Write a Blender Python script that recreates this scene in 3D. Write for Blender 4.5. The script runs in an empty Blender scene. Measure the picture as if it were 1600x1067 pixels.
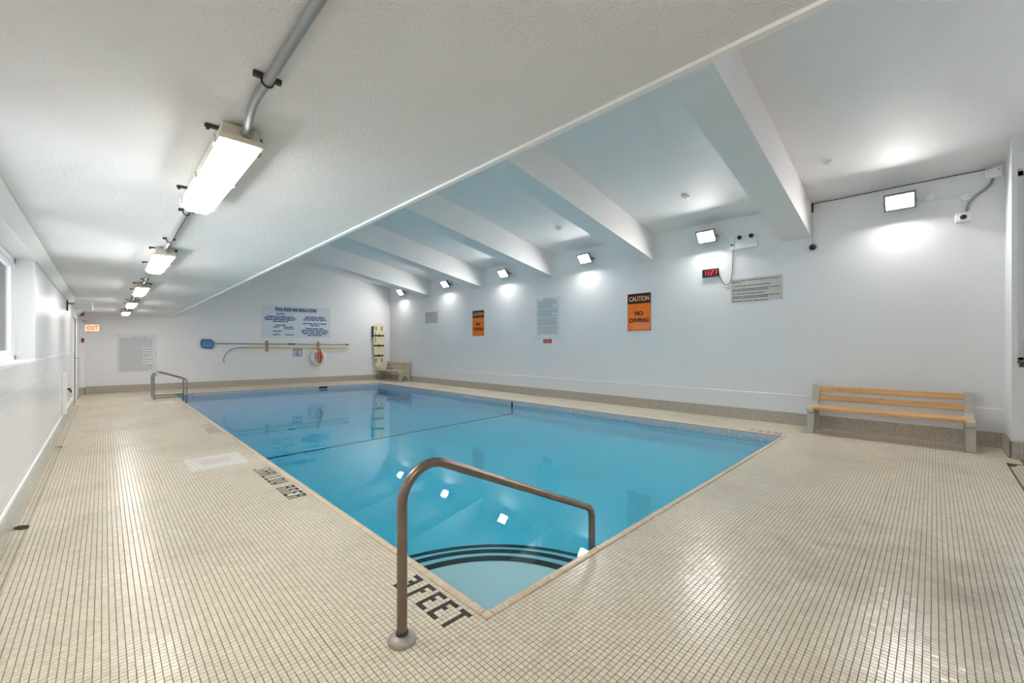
import bpy, bmesh, math, random
import numpy as np
from mathutils import Matrix, Vector

random.seed(7); rng = np.random.default_rng(7)
scene = bpy.context.scene
C = scene.collection

# ------------------------------------------------------------------ camera, world, exposure
F, CX, HY, H = 648.0, 800.0, 541.0, 1.4          # focal length, centre column, horizon row (pixels of 1600x1067), eye height
YAW = math.atan((800 - 162) / F)
FW = np.array([math.sin(YAW), math.cos(YAW), 0]); RT = np.array([math.cos(YAW), -math.sin(YAW), 0]); UP = np.array([0, 0, 1.])
cam = bpy.data.cameras.new('camera'); cam.sensor_width = 36; cam.lens = 36 * F / 1600
cam.shift_y = (HY - 533.5) / 1600; cam.clip_start = 0.05
camo = bpy.data.objects.new('camera', cam); C.objects.link(camo)
camo.location = (0, 0, H); camo.rotation_euler = (math.pi / 2, 0, -YAW)
scene.camera = camo

world = bpy.data.worlds.new('world'); scene.world = world; world.use_nodes = True
world.node_tree.nodes['Background'].inputs[0].default_value = (0.95, 0.98, 1.0, 1)
world.node_tree.nodes['Background'].inputs[1].default_value = 8.0
scene.view_settings.view_transform = 'Standard'; scene.view_settings.look = 'None'
scene.view_settings.gamma = 1; scene.view_settings.use_curve_mapping = False
scene.view_settings.exposure = 0.5
TUBE_POWER, FLOOD_POWER = 26.0, 140.0             # emission of the fluorescent lenses and of the wall floodlights
cy = scene.cycles
cy.max_bounces = 11; cy.diffuse_bounces = 7; cy.glossy_bounces = 5; cy.transmission_bounces = 8
cy.sample_clamp_indirect = 0; cy.use_denoising = True; cy.adaptive_threshold = .035; cy.caustics_refractive = True; cy.blur_glossy = 1.0

def ray(x, y): return FW + RT * (x - CX) / F + UP * (HY - y) / F
def on_z(x, y, z=0.0): r = ray(x, y); return np.array([0, 0, H]) + r * ((z - H) / r[2])
def on_x(x, y, X): r = ray(x, y); return np.array([0, 0, H]) + r * (X / r[0])
FA, FB = 17.5, -0.12                              # far wall: y = FA + FB * x
def on_far(x, y, off=0.0): r = ray(x, y); return np.array([0, 0, H]) + r * ((FA - off) / (r[1] - FB * r[0]))
RW = 8.79; LW = -0.51; CEIL = 2.38; SL = 0.18; WL = -0.11
def far_y(x): return FA + FB * x
def ceil_z(x): return 3.9 + SL * (RW - x)
PX0, PX1, PY0 = 1.45, 7.54, 1.655                 # pool inner edges
def pool_far(x): return 15.85 - 0.12 * x
T = 0.027                                         # mosaic pitch

# ------------------------------------------------------------------ mesh helpers
class MB:
    def __init__(s): s.v = []; s.f = []; s.m = []
    def add(s, vs, fs, mi=0):
        o = len(s.v); s.v += [tuple(map(float, v)) for v in vs]; s.f += [tuple(o + i for i in f) for f in fs]; s.m += [mi] * len(fs); return s
    def box(s, x0, x1, y0, y1, z0, z1, mi=0):
        vs = [(x, y, z) for z in (z0, z1) for y in (y0, y1) for x in (x0, x1)]
        return s.add(vs, [(0, 2, 3, 1), (4, 5, 7, 6), (0, 1, 5, 4), (2, 6, 7, 3), (0, 4, 6, 2), (1, 3, 7, 5)], mi)
    def hexa(s, lo, hi, mi=0):                     # two quads of 4 points each, same winding (counter-clockwise seen from the hi side)
        return s.add(list(lo) + list(hi), [(3, 2, 1, 0), (4, 5, 6, 7), (0, 1, 5, 4), (1, 2, 6, 5), (2, 3, 7, 6), (3, 0, 4, 7)], mi)
    def rbox(s, x0, x1, y0, y1, z0, z1, r, mi=0):  # box with chamfered upright edges and top
        c = [(x0 + r, y0), (x1 - r, y0), (x1, y0 + r), (x1, y1 - r), (x1 - r, y1), (x0 + r, y1), (x0, y1 - r), (x0, y0 + r)]
        mx, my = (x0 + x1) / 2, (y0 + y1) / 2
        ins = [(mx + (x - mx) * (1 - 2 * r / (x1 - x0)), my + (y - my) * (1 - 2 * r / (y1 - y0))) for x, y in c]
        vs = [(x, y, z0) for x, y in c] + [(x, y, z1 - r) for x, y in c] + [(x, y, z1) for x, y in ins]
        fs = [tuple(range(7, -1, -1)), tuple(range(16, 24))]
        for k in range(8):
            n = (k + 1) % 8; fs += [(k, n, 8 + n, 8 + k), (8 + k, 8 + n, 16 + n, 16 + k)]
        return s.add(vs, fs, mi)
    def prism(s, poly, axis, a, b, mi=0):          # polygon extruded along one axis; poly points are the two other axes in x,y,z order
        n = len(poly)
        def P(p, t): q = list(p); q.insert(axis, t); return q
        vs = [P(p, a) for p in poly] + [P(p, b) for p in poly]
        return s.add(vs, [tuple(range(n)), tuple(range(2 * n - 1, n - 1, -1))] + [(k, n + k, n + (k + 1) % n, (k + 1) % n) for k in range(n)], mi)
    def tube(s, path, r, n=12, mi=0, caps=True):
        path = [np.array(p, float) for p in path]; m = len(path); rs = r if hasattr(r, '__len__') else [r] * m
        ref = None; vs = []
        for i, p in enumerate(path):
            t = path[min(i + 1, m - 1)] - path[max(i - 1, 0)]; t /= np.linalg.norm(t)
            if ref is None:
                ref = np.array([0, 0, 1.]) if abs(t[2]) < .9 else np.array([1., 0, 0])
            a = ref - t * (ref @ t); a /= np.linalg.norm(a); b = np.cross(t, a); ref = a
            vs += [p + rs[i] * (math.cos(2 * math.pi * k / n) * a + math.sin(2 * math.pi * k / n) * b) for k in range(n)]
        fs = [(i * n + k, i * n + (k + 1) % n, (i + 1) * n + (k + 1) % n, (i + 1) * n + k) for i in range(m - 1) for k in range(n)]
        if caps: fs += [tuple(range(n - 1, -1, -1)), tuple((m - 1) * n + k for k in range(n))]
        return s.add(vs, fs, mi)
    def lathe(s, prof, c=(0, 0, 0), axis=2, n=24, mi=0):   # prof: (radius, height) pairs
        vs = []
        for r, h in prof:
            for k in range(n):
                a = 2 * math.pi * k / n; p = [r * math.cos(a), r * math.sin(a)]
                if axis == 1: q = [p[1], h, p[0]]
                elif axis == 0: q = [h, p[0], p[1]]
                else: q = [p[0], p[1], h]
                vs.append([q[i] + c[i] for i in range(3)])
        m = len(prof)
        fs = [(i * n + k, i * n + (k + 1) % n, (i + 1) * n + (k + 1) % n, (i + 1) * n + k) for i in range(m - 1) for k in range(n)]
        fs += [tuple(range(n - 1, -1, -1)), tuple((m - 1) * n + k for k in range(n))]
        return s.add(vs, fs, mi)
    def build(s, name, mats, parent=None, smooth=False, mat4=None):
        me = bpy.data.meshes.new(name); me.from_pydata(s.v, [], s.f)
        for m in (mats if isinstance(mats, (list, tuple)) else [mats]): me.materials.append(m)
        if any(s.m): me.polygons.foreach_set('material_index', s.m)
        bm = bmesh.new(); bm.from_mesh(me); bmesh.ops.recalc_face_normals(bm, faces=bm.faces); bm.to_mesh(me); bm.free()
        if smooth: smooth_mesh(me)
        return link(name, me, parent, mat4)

def smooth_mesh(me, deg=40):
    me.polygons.foreach_set('use_smooth', [True] * len(me.polygons))
    try: me.set_sharp_from_angle(angle=math.radians(deg))
    except Exception: pass
def link(name, me, parent=None, mat4=None):
    o = bpy.data.objects.new(name, me); C.objects.link(o)
    if parent is not None: o.parent = parent
    if mat4 is not None: o.matrix_local = mat4
    return o
def empty(name, mat4=None):
    o = bpy.data.objects.new(name, None); C.objects.link(o); o.empty_display_size = .05
    if mat4 is not None: o.matrix_world = mat4
    return o
def tag(o, label, cat, group=None):
    o['label'] = label; o['category'] = cat
    if group: o['group'] = group
    return o
def struct(o, label=None, cat=None):
    o['kind'] = 'structure'
    if label: o['label'] = label
    if cat: o['category'] = cat
    return o
def copy_tree(o, parent=None):
    c = o.copy(); C.objects.link(c)
    if parent is not None: c.parent = parent
    for ch in list(o.children): copy_tree(ch, c)
    return c
def frame(o, u, v):                               # local x = u, local y = v, local z = u x v
    u = Vector(u).normalized(); v = Vector(v).normalized(); n = u.cross(v)
    return Matrix(((u.x, v.x, n.x, o[0]), (u.y, v.y, n.y, o[1]), (u.z, v.z, n.z, o[2]), (0, 0, 0, 1)))
def at_right(y, z, off=0.0): return frame((RW - off, y, z), (0, -1, 0), (0, 0, 1))     # on the right wall: x along -y, y up, z into the room
FU = Vector((1, FB, 0)).normalized()
def at_far(x, z, off=0.0):
    n = FU.cross(Vector((0, 0, 1))); return frame((x + n.x * off, far_y(x) + n.y * off, z), FU, (0, 0, 1))
def quads(name, V, Q, mats, mi=None, parent=None):
    me = bpy.data.meshes.new(name); V = np.asarray(V, np.float32); Q = np.asarray(Q, np.int32)
    me.vertices.add(len(V)); me.vertices.foreach_set('co', V.ravel())
    me.loops.add(Q.size); me.loops.foreach_set('vertex_index', Q.ravel())
    me.polygons.add(len(Q)); me.polygons.foreach_set('loop_start', np.arange(0, Q.size, 4, dtype=np.int32)); me.polygons.foreach_set('loop_total', np.full(len(Q), 4, np.int32))
    for m in (mats if isinstance(mats, (list, tuple)) else [mats]): me.materials.append(m)
    if mi is not None: me.polygons.foreach_set('material_index', np.asarray(mi, np.int32))
    me.polygons.foreach_set('use_smooth', np.zeros(len(Q), bool)); me.update(calc_edges=True); me.validate()
    return link(name, me, parent)
def arc(c, r, a0, a1, n, plane='xz', k=0.0):
    out = []
    for i in range(n + 1):
        a = math.radians(a0 + (a1 - a0) * i / n); p, q = c[0] + r * math.cos(a), c[1] + r * math.sin(a)
        out.append((p, k, q) if plane == 'xz' else ((p, q, k) if plane == 'xy' else (k, p, q)))
    return out

# ------------------------------------------------------------------ materials
def srgb(r, g, b): return tuple(((c / 255) / 12.92 if c / 255 <= .04045 else ((c / 255 + .055) / 1.055) ** 2.4) for c in (r, g, b)) + (1,)
def mat(name, col, rough=.5, metal=0.0, var=.04, nscale=6.0, bump=0.0, bscale=60.0, emit=0.0, ecol=None, spec=.5, coat=0.0):
    m = bpy.data.materials.new(name); m.use_nodes = True; nt = m.node_tree; N = nt.nodes; L = nt.links; b = N['Principled BSDF']
    b.inputs['Roughness'].default_value = rough; b.inputs['Metallic'].default_value = metal
    b.inputs['Specular IOR Level'].default_value = spec; b.inputs['Coat Weight'].default_value = coat
    g = N.new('ShaderNodeNewGeometry')
    no = N.new('ShaderNodeTexNoise'); no.inputs['Scale'].default_value = nscale; no.inputs['Detail'].default_value = 4
    L.new(g.outputs['Position'], no.inputs['Vector'])
    mr = N.new('ShaderNodeMapRange'); mr.inputs[1].default_value = .3; mr.inputs[2].default_value = .7; mr.inputs[3].default_value = 1 - var; mr.inputs[4].default_value = 1 + var
    L.new(no.outputs[0], mr.inputs[0])
    mx = N.new('ShaderNodeMix'); mx.data_type = 'RGBA'; mx.blend_type = 'MULTIPLY'; mx.inputs[0].default_value = 1
    mx.inputs[6].default_value = col; L.new(mr.outputs[0], mx.inputs[7]); L.new(mx.outputs[2], b.inputs['Base Color'])
    if bump:
        n2 = N.new('ShaderNodeTexNoise'); n2.inputs['Scale'].default_value = bscale; n2.inputs['Detail'].default_value = 3; L.new(g.outputs['Position'], n2.inputs['Vector'])
        bp = N.new('ShaderNodeBump'); bp.inputs['Strength'].default_value = bump; bp.inputs['Distance'].default_value = .01
        L.new(n2.outputs[0], bp.inputs['Height']); L.new(bp.outputs[0], b.inputs['Normal'])
    if emit:
        b.inputs['Emission Color'].default_value = ecol or col; b.inputs['Emission Strength'].default_value = emit
    return m
def tile_mat(name, c1, c2, origin, axes, rough=.2, stain=0.0, stain_col=(120, 108, 88), spec=.5, spot=None):
    """per-tile colour by the cell the point lies in, plus large worn stains"""
    m = mat(name, c1, rough, var=.03, nscale=3.0, spec=spec); nt = m.node_tree; N = nt.nodes; L = nt.links; b = N['Principled BSDF']
    g = N.new('ShaderNodeNewGeometry'); sub = N.new('ShaderNodeVectorMath'); sub.operation = 'SUBTRACT'; sub.inputs[1].default_value = origin; L.new(g.outputs['Position'], sub.inputs[0])
    sc = N.new('ShaderNodeVectorMath'); sc.operation = 'MULTIPLY'; sc.inputs[1].default_value = tuple((1 / T if a else 0.0) for a in axes); L.new(sub.outputs[0], sc.inputs[0])
    fl = N.new('ShaderNodeVectorMath'); fl.operation = 'FLOOR'; L.new(sc.outputs[0], fl.inputs[0])
    wn = N.new('ShaderNodeTexWhiteNoise'); L.new(fl.outputs[0], wn.inputs[0])
    mx = N.new('ShaderNodeMix'); mx.data_type = 'RGBA'; mx.inputs[6].default_value = c1; mx.inputs[7].default_value = c2; L.new(wn.outputs[0], mx.inputs[0])
    out = mx.outputs[2]
    if stain:
        no = N.new('ShaderNodeTexNoise'); no.inputs['Scale'].default_value = .8; no.inputs['Detail'].default_value = 7; no.inputs['Roughness'].default_value = .62; L.new(g.outputs['Position'], no.inputs['Vector'])
        mr = N.new('ShaderNodeMapRange'); mr.inputs[1].default_value = .47; mr.inputs[2].default_value = .72; mr.inputs[3].default_value = 0; mr.inputs[4].default_value = stain; L.new(no.outputs[0], mr.inputs[0])
        m2 = N.new('ShaderNodeMix'); m2.data_type = 'RGBA'; m2.inputs[7].default_value = srgb(*stain_col); L.new(mr.outputs[0], m2.inputs[0]); L.new(out, m2.inputs[6]); out = m2.outputs[2]
    if spot:                                      # one trodden dirt mark with a ragged edge
        ds = N.new('ShaderNodeVectorMath'); ds.operation = 'DISTANCE'; ds.inputs[1].default_value = spot; L.new(g.outputs['Position'], ds.inputs[0])
        n3 = N.new('ShaderNodeTexNoise'); n3.inputs['Scale'].default_value = 5; n3.inputs['Detail'].default_value = 6; L.new(g.outputs['Position'], n3.inputs['Vector'])
        sm = N.new('ShaderNodeMath'); sm.operation = 'MULTIPLY_ADD'; sm.inputs[1].default_value = 1.7; L.new(n3.outputs[0], sm.inputs[0]); L.new(ds.outputs['Value'], sm.inputs[2])
        r3 = N.new('ShaderNodeMapRange'); r3.inputs[1].default_value = .75; r3.inputs[2].default_value = 1.9; r3.inputs[3].default_value = .6; r3.inputs[4].default_value = 0; L.new(sm.outputs[0], r3.inputs[0])
        m3 = N.new('ShaderNodeMix'); m3.data_type = 'RGBA'; m3.inputs[7].default_value = srgb(150, 138, 122); L.new(r3.outputs[0], m3.inputs[0]); L.new(out, m3.inputs[6]); out = m3.outputs[2]
    L.new(out, b.inputs['Base Color'])
    return m
def wood_mat(name, col, dark, axis):
    m = mat(name, col, .45); nt = m.node_tree; N = nt.nodes; L = nt.links; b = N['Principled BSDF']
    g = N.new('ShaderNodeNewGeometry'); mp = N.new('ShaderNodeMapping'); L.new(g.outputs['Position'], mp.inputs[0])
    s = [28.0, 28.0, 28.0]; s[axis] = 1.6; mp.inputs['Scale'].default_value = s
    no = N.new('ShaderNodeTexNoise'); no.inputs['Scale'].default_value = 1; no.inputs['Detail'].default_value = 5; no.inputs['Distortion'].default_value = .6; L.new(mp.outputs[0], no.inputs['Vector'])
    vo = N.new('ShaderNodeTexVoronoi'); vo.inputs['Scale'].default_value = 1; mp2 = N.new('ShaderNodeMapping'); L.new(g.outputs['Position'], mp2.inputs[0])
    s2 = [11.0, 11.0, 11.0]; s2[axis] = 4.5; mp2.inputs['Scale'].default_value = s2; L.new(mp2.outputs[0], vo.inputs['Vector'])
    kn = N.new('ShaderNodeMapRange'); kn.inputs[1].default_value = .05; kn.inputs[2].default_value = .13; kn.inputs[3].default_value = .85; kn.inputs[4].default_value = 0; L.new(vo.outputs['Distance'], kn.inputs[0])
    mr = N.new('ShaderNodeMapRange'); mr.inputs[1].default_value = .35; mr.inputs[2].default_value = .75; mr.inputs[3].default_value = 0; mr.inputs[4].default_value = .5; L.new(no.outputs[0], mr.inputs[0])
    ad = N.new('ShaderNodeMath'); ad.operation = 'MAXIMUM'; L.new(mr.outputs[0], ad.inputs[0]); L.new(kn.outputs[0], ad.inputs[1])
    mx = N.new('ShaderNodeMix'); mx.data_type = 'RGBA'; mx.inputs[6].default_value = col; mx.inputs[7].default_value = dark; L.new(ad.outputs[0], mx.inputs[0]); L.new(mx.outputs[2], b.inputs['Base Color'])
    return m

M = {}
M['wall'] = mat('white_wall_paint', srgb(233, 233, 234), .55, var=.012, nscale=1.5, bump=.06, bscale=35)
M['wall_low'] = mat('white_gloss_wall_paint', srgb(230, 230, 232), .32, var=.012, nscale=1.5, bump=.04, bscale=25)
M['stipple'] = mat('stippled_ceiling_paint', srgb(230, 228, 227), .7, var=.015, nscale=2, bump=.55, bscale=110)
M['roof'] = mat('sloped_ceiling_paint', srgb(235, 233, 232), .6, var=.012, nscale=2, bump=.35, bscale=90)
M['beam'] = mat('beam_paint', srgb(236, 234, 233), .6, var=.01, nscale=2, bump=.15, bscale=80)
M['white'] = mat('white_enamel', srgb(238, 238, 236), .35, var=.01)
M['cream'] = mat('cream_plastic', srgb(222, 214, 196), .45, var=.02)
M['grout'] = mat('brown_grout', srgb(124, 110, 86), .85, var=.15, nscale=2.5)
M['grout_grey'] = mat('grey_grout', srgb(120, 114, 102), .85, var=.1, nscale=5)
OX, OY = PX0 - 2 * T, PY0 - 2 * T                 # outer corner of the coping; the mosaic grid starts there
FO = (OX - 500 * T, OY - 500 * T, 0)
M['tile'] = tile_mat('beige_deck_mosaic', srgb(229, 219, 199), srgb(214, 203, 182), FO, (1, 1, 0), .25, stain=.4, stain_col=(176, 164, 144), spec=.3, spot=(3.45, -.1, 0))
M['tile_black'] = tile_mat('black_deck_mosaic', srgb(44, 44, 42), srgb(58, 57, 54), FO, (1, 1, 0), .3)
M['tile_grey'] = tile_mat('worn_grey_brown_mosaic', srgb(104, 100, 92), srgb(134, 127, 114), FO, (1, 1, 0), .3)
M['tile_white'] = tile_mat('white_patch_mosaic', srgb(238, 236, 230), srgb(230, 228, 222), FO, (1, 1, 0), .22)
M['tile_pink'] = tile_mat('pale_pink_mosaic', srgb(232, 220, 208), srgb(226, 212, 200), FO, (1, 1, 0), .25)
M['gutter_tile'] = tile_mat('gutter_mosaic', srgb(218, 209, 188), srgb(205, 195, 172), FO, (1, 1, 0), .3, stain=.5, stain_col=(165, 148, 116))
M['base_tile'] = tile_mat('grey_brown_base_mosaic', srgb(204, 197, 184), srgb(186, 179, 166), (0, -2.7, 0), (0, 1, 1), .25)
M['base_tile_far'] = tile_mat('taupe_base_mosaic', srgb(206, 197, 184), srgb(192, 183, 170), (-2.7, 0, 0), (1, 0, 1), .25)
M['base_tile_left'] = tile_mat('pale_grey_base_mosaic', srgb(205, 206, 196), srgb(198, 198, 188), (0, -2.7, 0), (0, 1, 1), .2)
M['band_tile'] = tile_mat('grey_waterline_mosaic', srgb(222, 222, 227), srgb(200, 200, 207), (0, -2.7, 0), (1, 1, 1), .2)
M['coping'] = tile_mat('buff_coping_tile', srgb(224, 208, 182), srgb(214, 190, 164), FO, (1, 1, 0), .3)
M['wains'] = mat('white_glazed_wall_tile', srgb(232, 232, 234), .22, var=.01, nscale=2)
M['wains_joint'] = mat('pale_wall_joint', srgb(229, 229, 231), .6, var=.02)
M['pool'] = mat('pale_blue_pool_paint', srgb(240, 247, 250), .5, var=.02, nscale=1)
M['step_black'] = mat('black_step_edge', srgb(18, 22, 28), .5, var=.05)
M['steel'] = mat('brushed_stainless_steel', srgb(138, 124, 113), .34, metal=1, var=.12, nscale=9)
M['steel_bright'] = mat('polished_stainless_steel', srgb(172, 168, 166), .22, metal=1, var=.06)
M['galv'] = mat('grey_painted_conduit', srgb(158, 160, 160), .4, metal=.35, var=.05)
M['dark'] = mat('dark_iron', srgb(70, 66, 60), .6, metal=.3, var=.15)
M['black'] = mat('black_plastic', srgb(28, 28, 30), .4, var=.05)
M['flange'] = mat('dull_steel_flange', srgb(168, 162, 152), .5, metal=.6, var=.12, nscale=20)
M['alu'] = mat('grey_aluminium', srgb(150, 156, 160), .35, metal=.8, var=.04)
M['yellow'] = mat('yellow_fibreglass', srgb(226, 200, 60), .4, var=.04)
M['blue_net'] = mat('blue_net_mesh', srgb(92, 140, 190), .6, var=.12, nscale=70)
M['blue_rim'] = mat('blue_net_rim', srgb(40, 76, 128), .5)
M['hanger'] = mat('old_wooden_hanger', srgb(176, 158, 128), .6, var=.15, nscale=25)
M['ring'] = mat('white_ring_skin', srgb(240, 236, 232), .45, var=.02)
M['orange_rope'] = mat('orange_rope', srgb(214, 96, 40), .7, var=.12, nscale=60)
M['board'] = mat('cream_spine_board', srgb(236, 224, 186), .4, var=.03)
M['strap'] = mat('dark_webbing', srgb(62, 50, 58), .7, var=.1, nscale=40)
M['sign_white'] = mat('white_acrylic', srgb(222, 225, 228), .15, var=.01)
M['sign_blue'] = mat('pale_blue_acrylic', srgb(216, 225, 230), .12, var=.015)
M['sign_grey'] = mat('grey_sign_plate', srgb(200, 200, 192), .35, var=.02)
M['navy'] = mat('navy_print', srgb(36, 62, 140), .5, var=.05)
M['ink'] = mat('grey_print', srgb(146, 148, 152), .5, var=.05)
M['ink_dark'] = mat('dark_print', srgb(74, 74, 74), .5, var=.05)
M['orange'] = mat('orange_sign_face', srgb(252, 122, 14), .18, var=.02)
M['sign_black'] = mat('black_sign_print', srgb(26, 18, 14), .3, var=.03)
M['peach'] = mat('peach_sign_print', srgb(246, 178, 130), .4, var=.02)
M['maroon'] = mat('maroon_plate', srgb(140, 50, 58), .4, var=.06)
M['red_box'] = mat('red_alarm_enamel', srgb(176, 40, 24), .4, var=.04)
M['led'] = mat('red_clock_digits', srgb(255, 40, 50), .4, emit=.8, ecol=(1, .05, .08, 1))
M['exit_face'] = mat('lit_exit_face', srgb(250, 214, 184), .4, emit=.55, ecol=(1, .72, .52, 1))
M['exit_red'] = mat('lit_exit_letters', srgb(226, 60, 30), .4, emit=.5, ecol=(1, .1, .03, 1))
M['lens'] = mat('lit_fluorescent_lens', srgb(250, 250, 245), .3, emit=TUBE_POWER, ecol=(1, .97, .94, 1))
M['flood'] = mat('lit_flood_lens', srgb(250, 252, 255), .3, emit=FLOOD_POWER, ecol=(1, .965, .94, 1))
M['silver'] = mat('silver_lamp_body', srgb(138, 143, 148), .5, metal=.2, var=.03)
M['bench'] = mat('moulded_grey_bench_end', srgb(186, 182, 172), .6, var=.05, nscale=12, bump=.1, bscale=120)
M['slat'] = wood_mat('pine_slat', srgb(222, 176, 116), srgb(150, 92, 46), 1)
M['slat_grey'] = wood_mat('weathered_slat', srgb(196, 180, 136), srgb(138, 120, 84), 1)
M['bench_old'] = mat('weathered_bench_end', srgb(180, 172, 154), .65, var=.08, nscale=14)
M['sill'] = wood_mat('dark_wooden_sill', srgb(112, 92, 78), srgb(66, 48, 40), 1)
M['frame'] = mat('white_window_frame', srgb(230, 231, 232), .4, var=.01)
M['rope'] = mat('dark_rope', srgb(40, 46, 54), .7, var=.1, nscale=50)

def glass_mat():
    m = bpy.data.materials.new('window_glass'); m.use_nodes = True; nt = m.node_tree; N = nt.nodes; L = nt.links
    for n in list(N): N.remove(n)
    o = N.new('ShaderNodeOutputMaterial'); t = N.new('ShaderNodeBsdfTransparent'); t.inputs[0].default_value = (.85, .88, .9, 1)
    g = N.new('ShaderNodeBsdfGlossy'); g.inputs['Roughness'].default_value = .03; f = N.new('ShaderNodeFresnel'); f.inputs[0].default_value = 1.45
    x = N.new('ShaderNodeMixShader'); L.new(f.outputs[0], x.inputs[0]); L.new(t.outputs[0], x.inputs[1]); L.new(g.outputs[0], x.inputs[2]); L.new(x.outputs[0], o.inputs[0])
    return m
M['glass'] = glass_mat()
def water_mat():
    m = bpy.data.materials.new('pool_water'); m.use_nodes = True; nt = m.node_tree; N = nt.nodes; L = nt.links
    for n in list(N): N.remove(n)
    o = N.new('ShaderNodeOutputMaterial'); b = N.new('ShaderNodeBsdfGlass'); b.inputs['IOR'].default_value = 1.33; b.inputs['Roughness'].default_value = 0.0
    geo = N.new('ShaderNodeNewGeometry'); no = N.new('ShaderNodeTexNoise'); no.inputs['Scale'].default_value = 2.2; no.inputs['Detail'].default_value = 2; L.new(geo.outputs['Position'], no.inputs['Vector'])
    bp = N.new('ShaderNodeBump'); bp.inputs['Strength'].default_value = .03; bp.inputs['Distance'].default_value = .02; L.new(no.outputs[0], bp.inputs['Height']); L.new(bp.outputs[0], b.inputs['Normal'])
    L.new(b.outputs[0], o.inputs['Surface'])
    v = N.new('ShaderNodeVolumeAbsorption'); v.inputs['Color'].default_value = (.0, .90, .995, 1); v.inputs['Density'].default_value = .85; L.new(v.outputs[0], o.inputs['Volume'])
    return m
M['water'] = water_mat()

# ------------------------------------------------------------------ mosaic builder
def mosaic(name, mats, origin, a, b, I, J, mi=None, gap=.0022, hgt=.0016, tilt=.015, parent=None, pitch=T, full=None, bev=.0012, kind=True):
    """tiles at cells (I, J) of the plane origin + a*i + b*j; raised above the grout; full: which tiles get sides"""
    a = np.array(a, float); b = np.array(b, float); n = np.cross(a, b); n /= np.linalg.norm(n); o = np.array(origin, float)
    I = np.asarray(I, float); J = np.asarray(J, float); k = len(I)
    sh = rng.normal(0, .0005, (64, 64, 2)); si = ((I // 12).astype(int)) % 64; sj = ((J // 24).astype(int)) % 64; off = sh[si, sj] + rng.normal(0, .00018, (k, 2))
    cx = (I + .5) * pitch + off[:, 0]; cy_ = (J + .5) * pitch + off[:, 1]
    h = (pitch - gap) / 2; t = h - bev
    tx, ty = rng.normal(0, tilt, k), rng.normal(0, tilt, k)
    if full is None: full = np.ones(k, bool)
    sx = np.array([-1, 1, 1, -1.]); sy = np.array([-1, -1, 1, 1.])
    def corners(r, z0, use_tilt):
        px = cx[:, None] + sx * r; py = cy_[:, None] + sy * r
        pz = np.full_like(px, z0) + (tx[:, None] * sx * r + ty[:, None] * sy * r if use_tilt else 0)
        return o + px[..., None] * a + py[..., None] * b + pz[..., None] * n
    top = corners(t, hgt, True); bot = corners(h, -.0004, False)
    mi = np.zeros(k, int) if mi is None else np.asarray(mi)
    V = [top.reshape(-1, 3)]; Q = [np.arange(4 * k).reshape(k, 4)]; X = [mi]
    f = np.nonzero(full)[0]
    if len(f):
        base = 4 * k; V.append(bot[f].reshape(-1, 3)); m = np.arange(len(f))
        for e in range(4):
            e2 = (e + 1) % 4; Q.append(np.stack([base + 4 * m + e, base + 4 * m + e2, 4 * f + e2, 4 * f + e], 1)); X.append(mi[f])
    ob = quads(name, np.concatenate(V), np.concatenate(Q), mats, np.concatenate(X), parent)
    if kind: ob['kind'] = 'stuff'
    return ob
def grid(i0, i1, j0, j1):
    I, J = np.meshgrid(np.arange(i0, i1), np.arange(j0, j1), indexing='ij'); return I.ravel(), J.ravel()

FONT = {c: r.split('/') for c, r in {
    '3': '###/..#/.##/..#/..#/###', 'F': '###/#../##./#../#../#..', 'E': '###/#../##./#../#../###', 'T': '###/.#./.#./.#./.#./.#.',
    'S': '.##/#../.#./..#/..#/##.', 'H': '#.#/#.#/###/#.#/#.#/#.#', 'A': '###/#.#/###/#.#/#.#/#.#', 'L': '#../#../#../#../#../###',
    'O': '###/#.#/#.#/#.#/#.#/###', 'W': '#.#/#.#/#.#/#.#/###/#.#', 'R': '###/#.#/##./#.#/#.#/#.#', '4': '#.#/#.#/###/..#/..#/..#',
    '6': '###/#../###/#.#/#.#/###', 'I': '.#./.#./.#./.#./.#./.#.', 'N': '##./#.#/#.#/#.#/#.#/#.#', 'C': '###/#../#../#../#../###', ' ': '.../.../.../.../.../...'}.items()}

# ------------------------------------------------------------------ floor of the deck
fl = MB()
fz0, fz1 = -.30, -.0016
fl.box(-.40, PX0 - .012, -2.4, 17.9, fz0, fz1)
fl.box(LW - .1, -.40, 14.15, 17.9, fz0, fz1)
fl.hexa([(LW - .1, -2.4, fz0), (-.40, -2.4, fz0), (-.40, 14.15, fz0), (LW - .1, 14.15, fz0)], [(LW - .1, -2.4, .018), (-.40, -2.4, -.016), (-.40, 14.15, -.016), (LW - .1, 14.15, .018)])
fl.box(PX0 - .012, 9.0, -.62, PY0 - .012, fz0, fz1)
fl.box(7.75, 9.0, -2.4, -.62, fz0, fz1)
fl.box(PX0 - .012, 7.75, -2.4, -.75, fz0, fz1)
fl.hexa([(PX0 - .012, -.75, fz0), (7.75, -.75, fz0), (7.75, -.62, fz0), (PX0 - .012, -.62, fz0)], [(PX0 - .012, -.75, -.004), (7.75, -.75, -.004), (7.75, -.62, -.026), (PX0 - .012, -.62, -.026)])
fl.box(PX1 + .012, 9.0, PY0 - .012, 17.0, fz0, fz1)
xa, xb = PX0 - .012, PX1 + .012
fl.hexa([(xa, pool_far(xa) + .012, fz0), (xb, pool_far(xb) + .012, fz0), (xb, 17.2, fz0), (xa, 17.9, fz0)], [(xa, pool_far(xa) + .012, fz1), (xb, pool_far(xb) + .012, fz1), (xb, 17.2, fz1), (xa, 17.9, fz1)])
floor = struct(fl.build('floor', M['grout']), 'beige one-inch mosaic deck with brown grout around the pool', 'floor')

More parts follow.
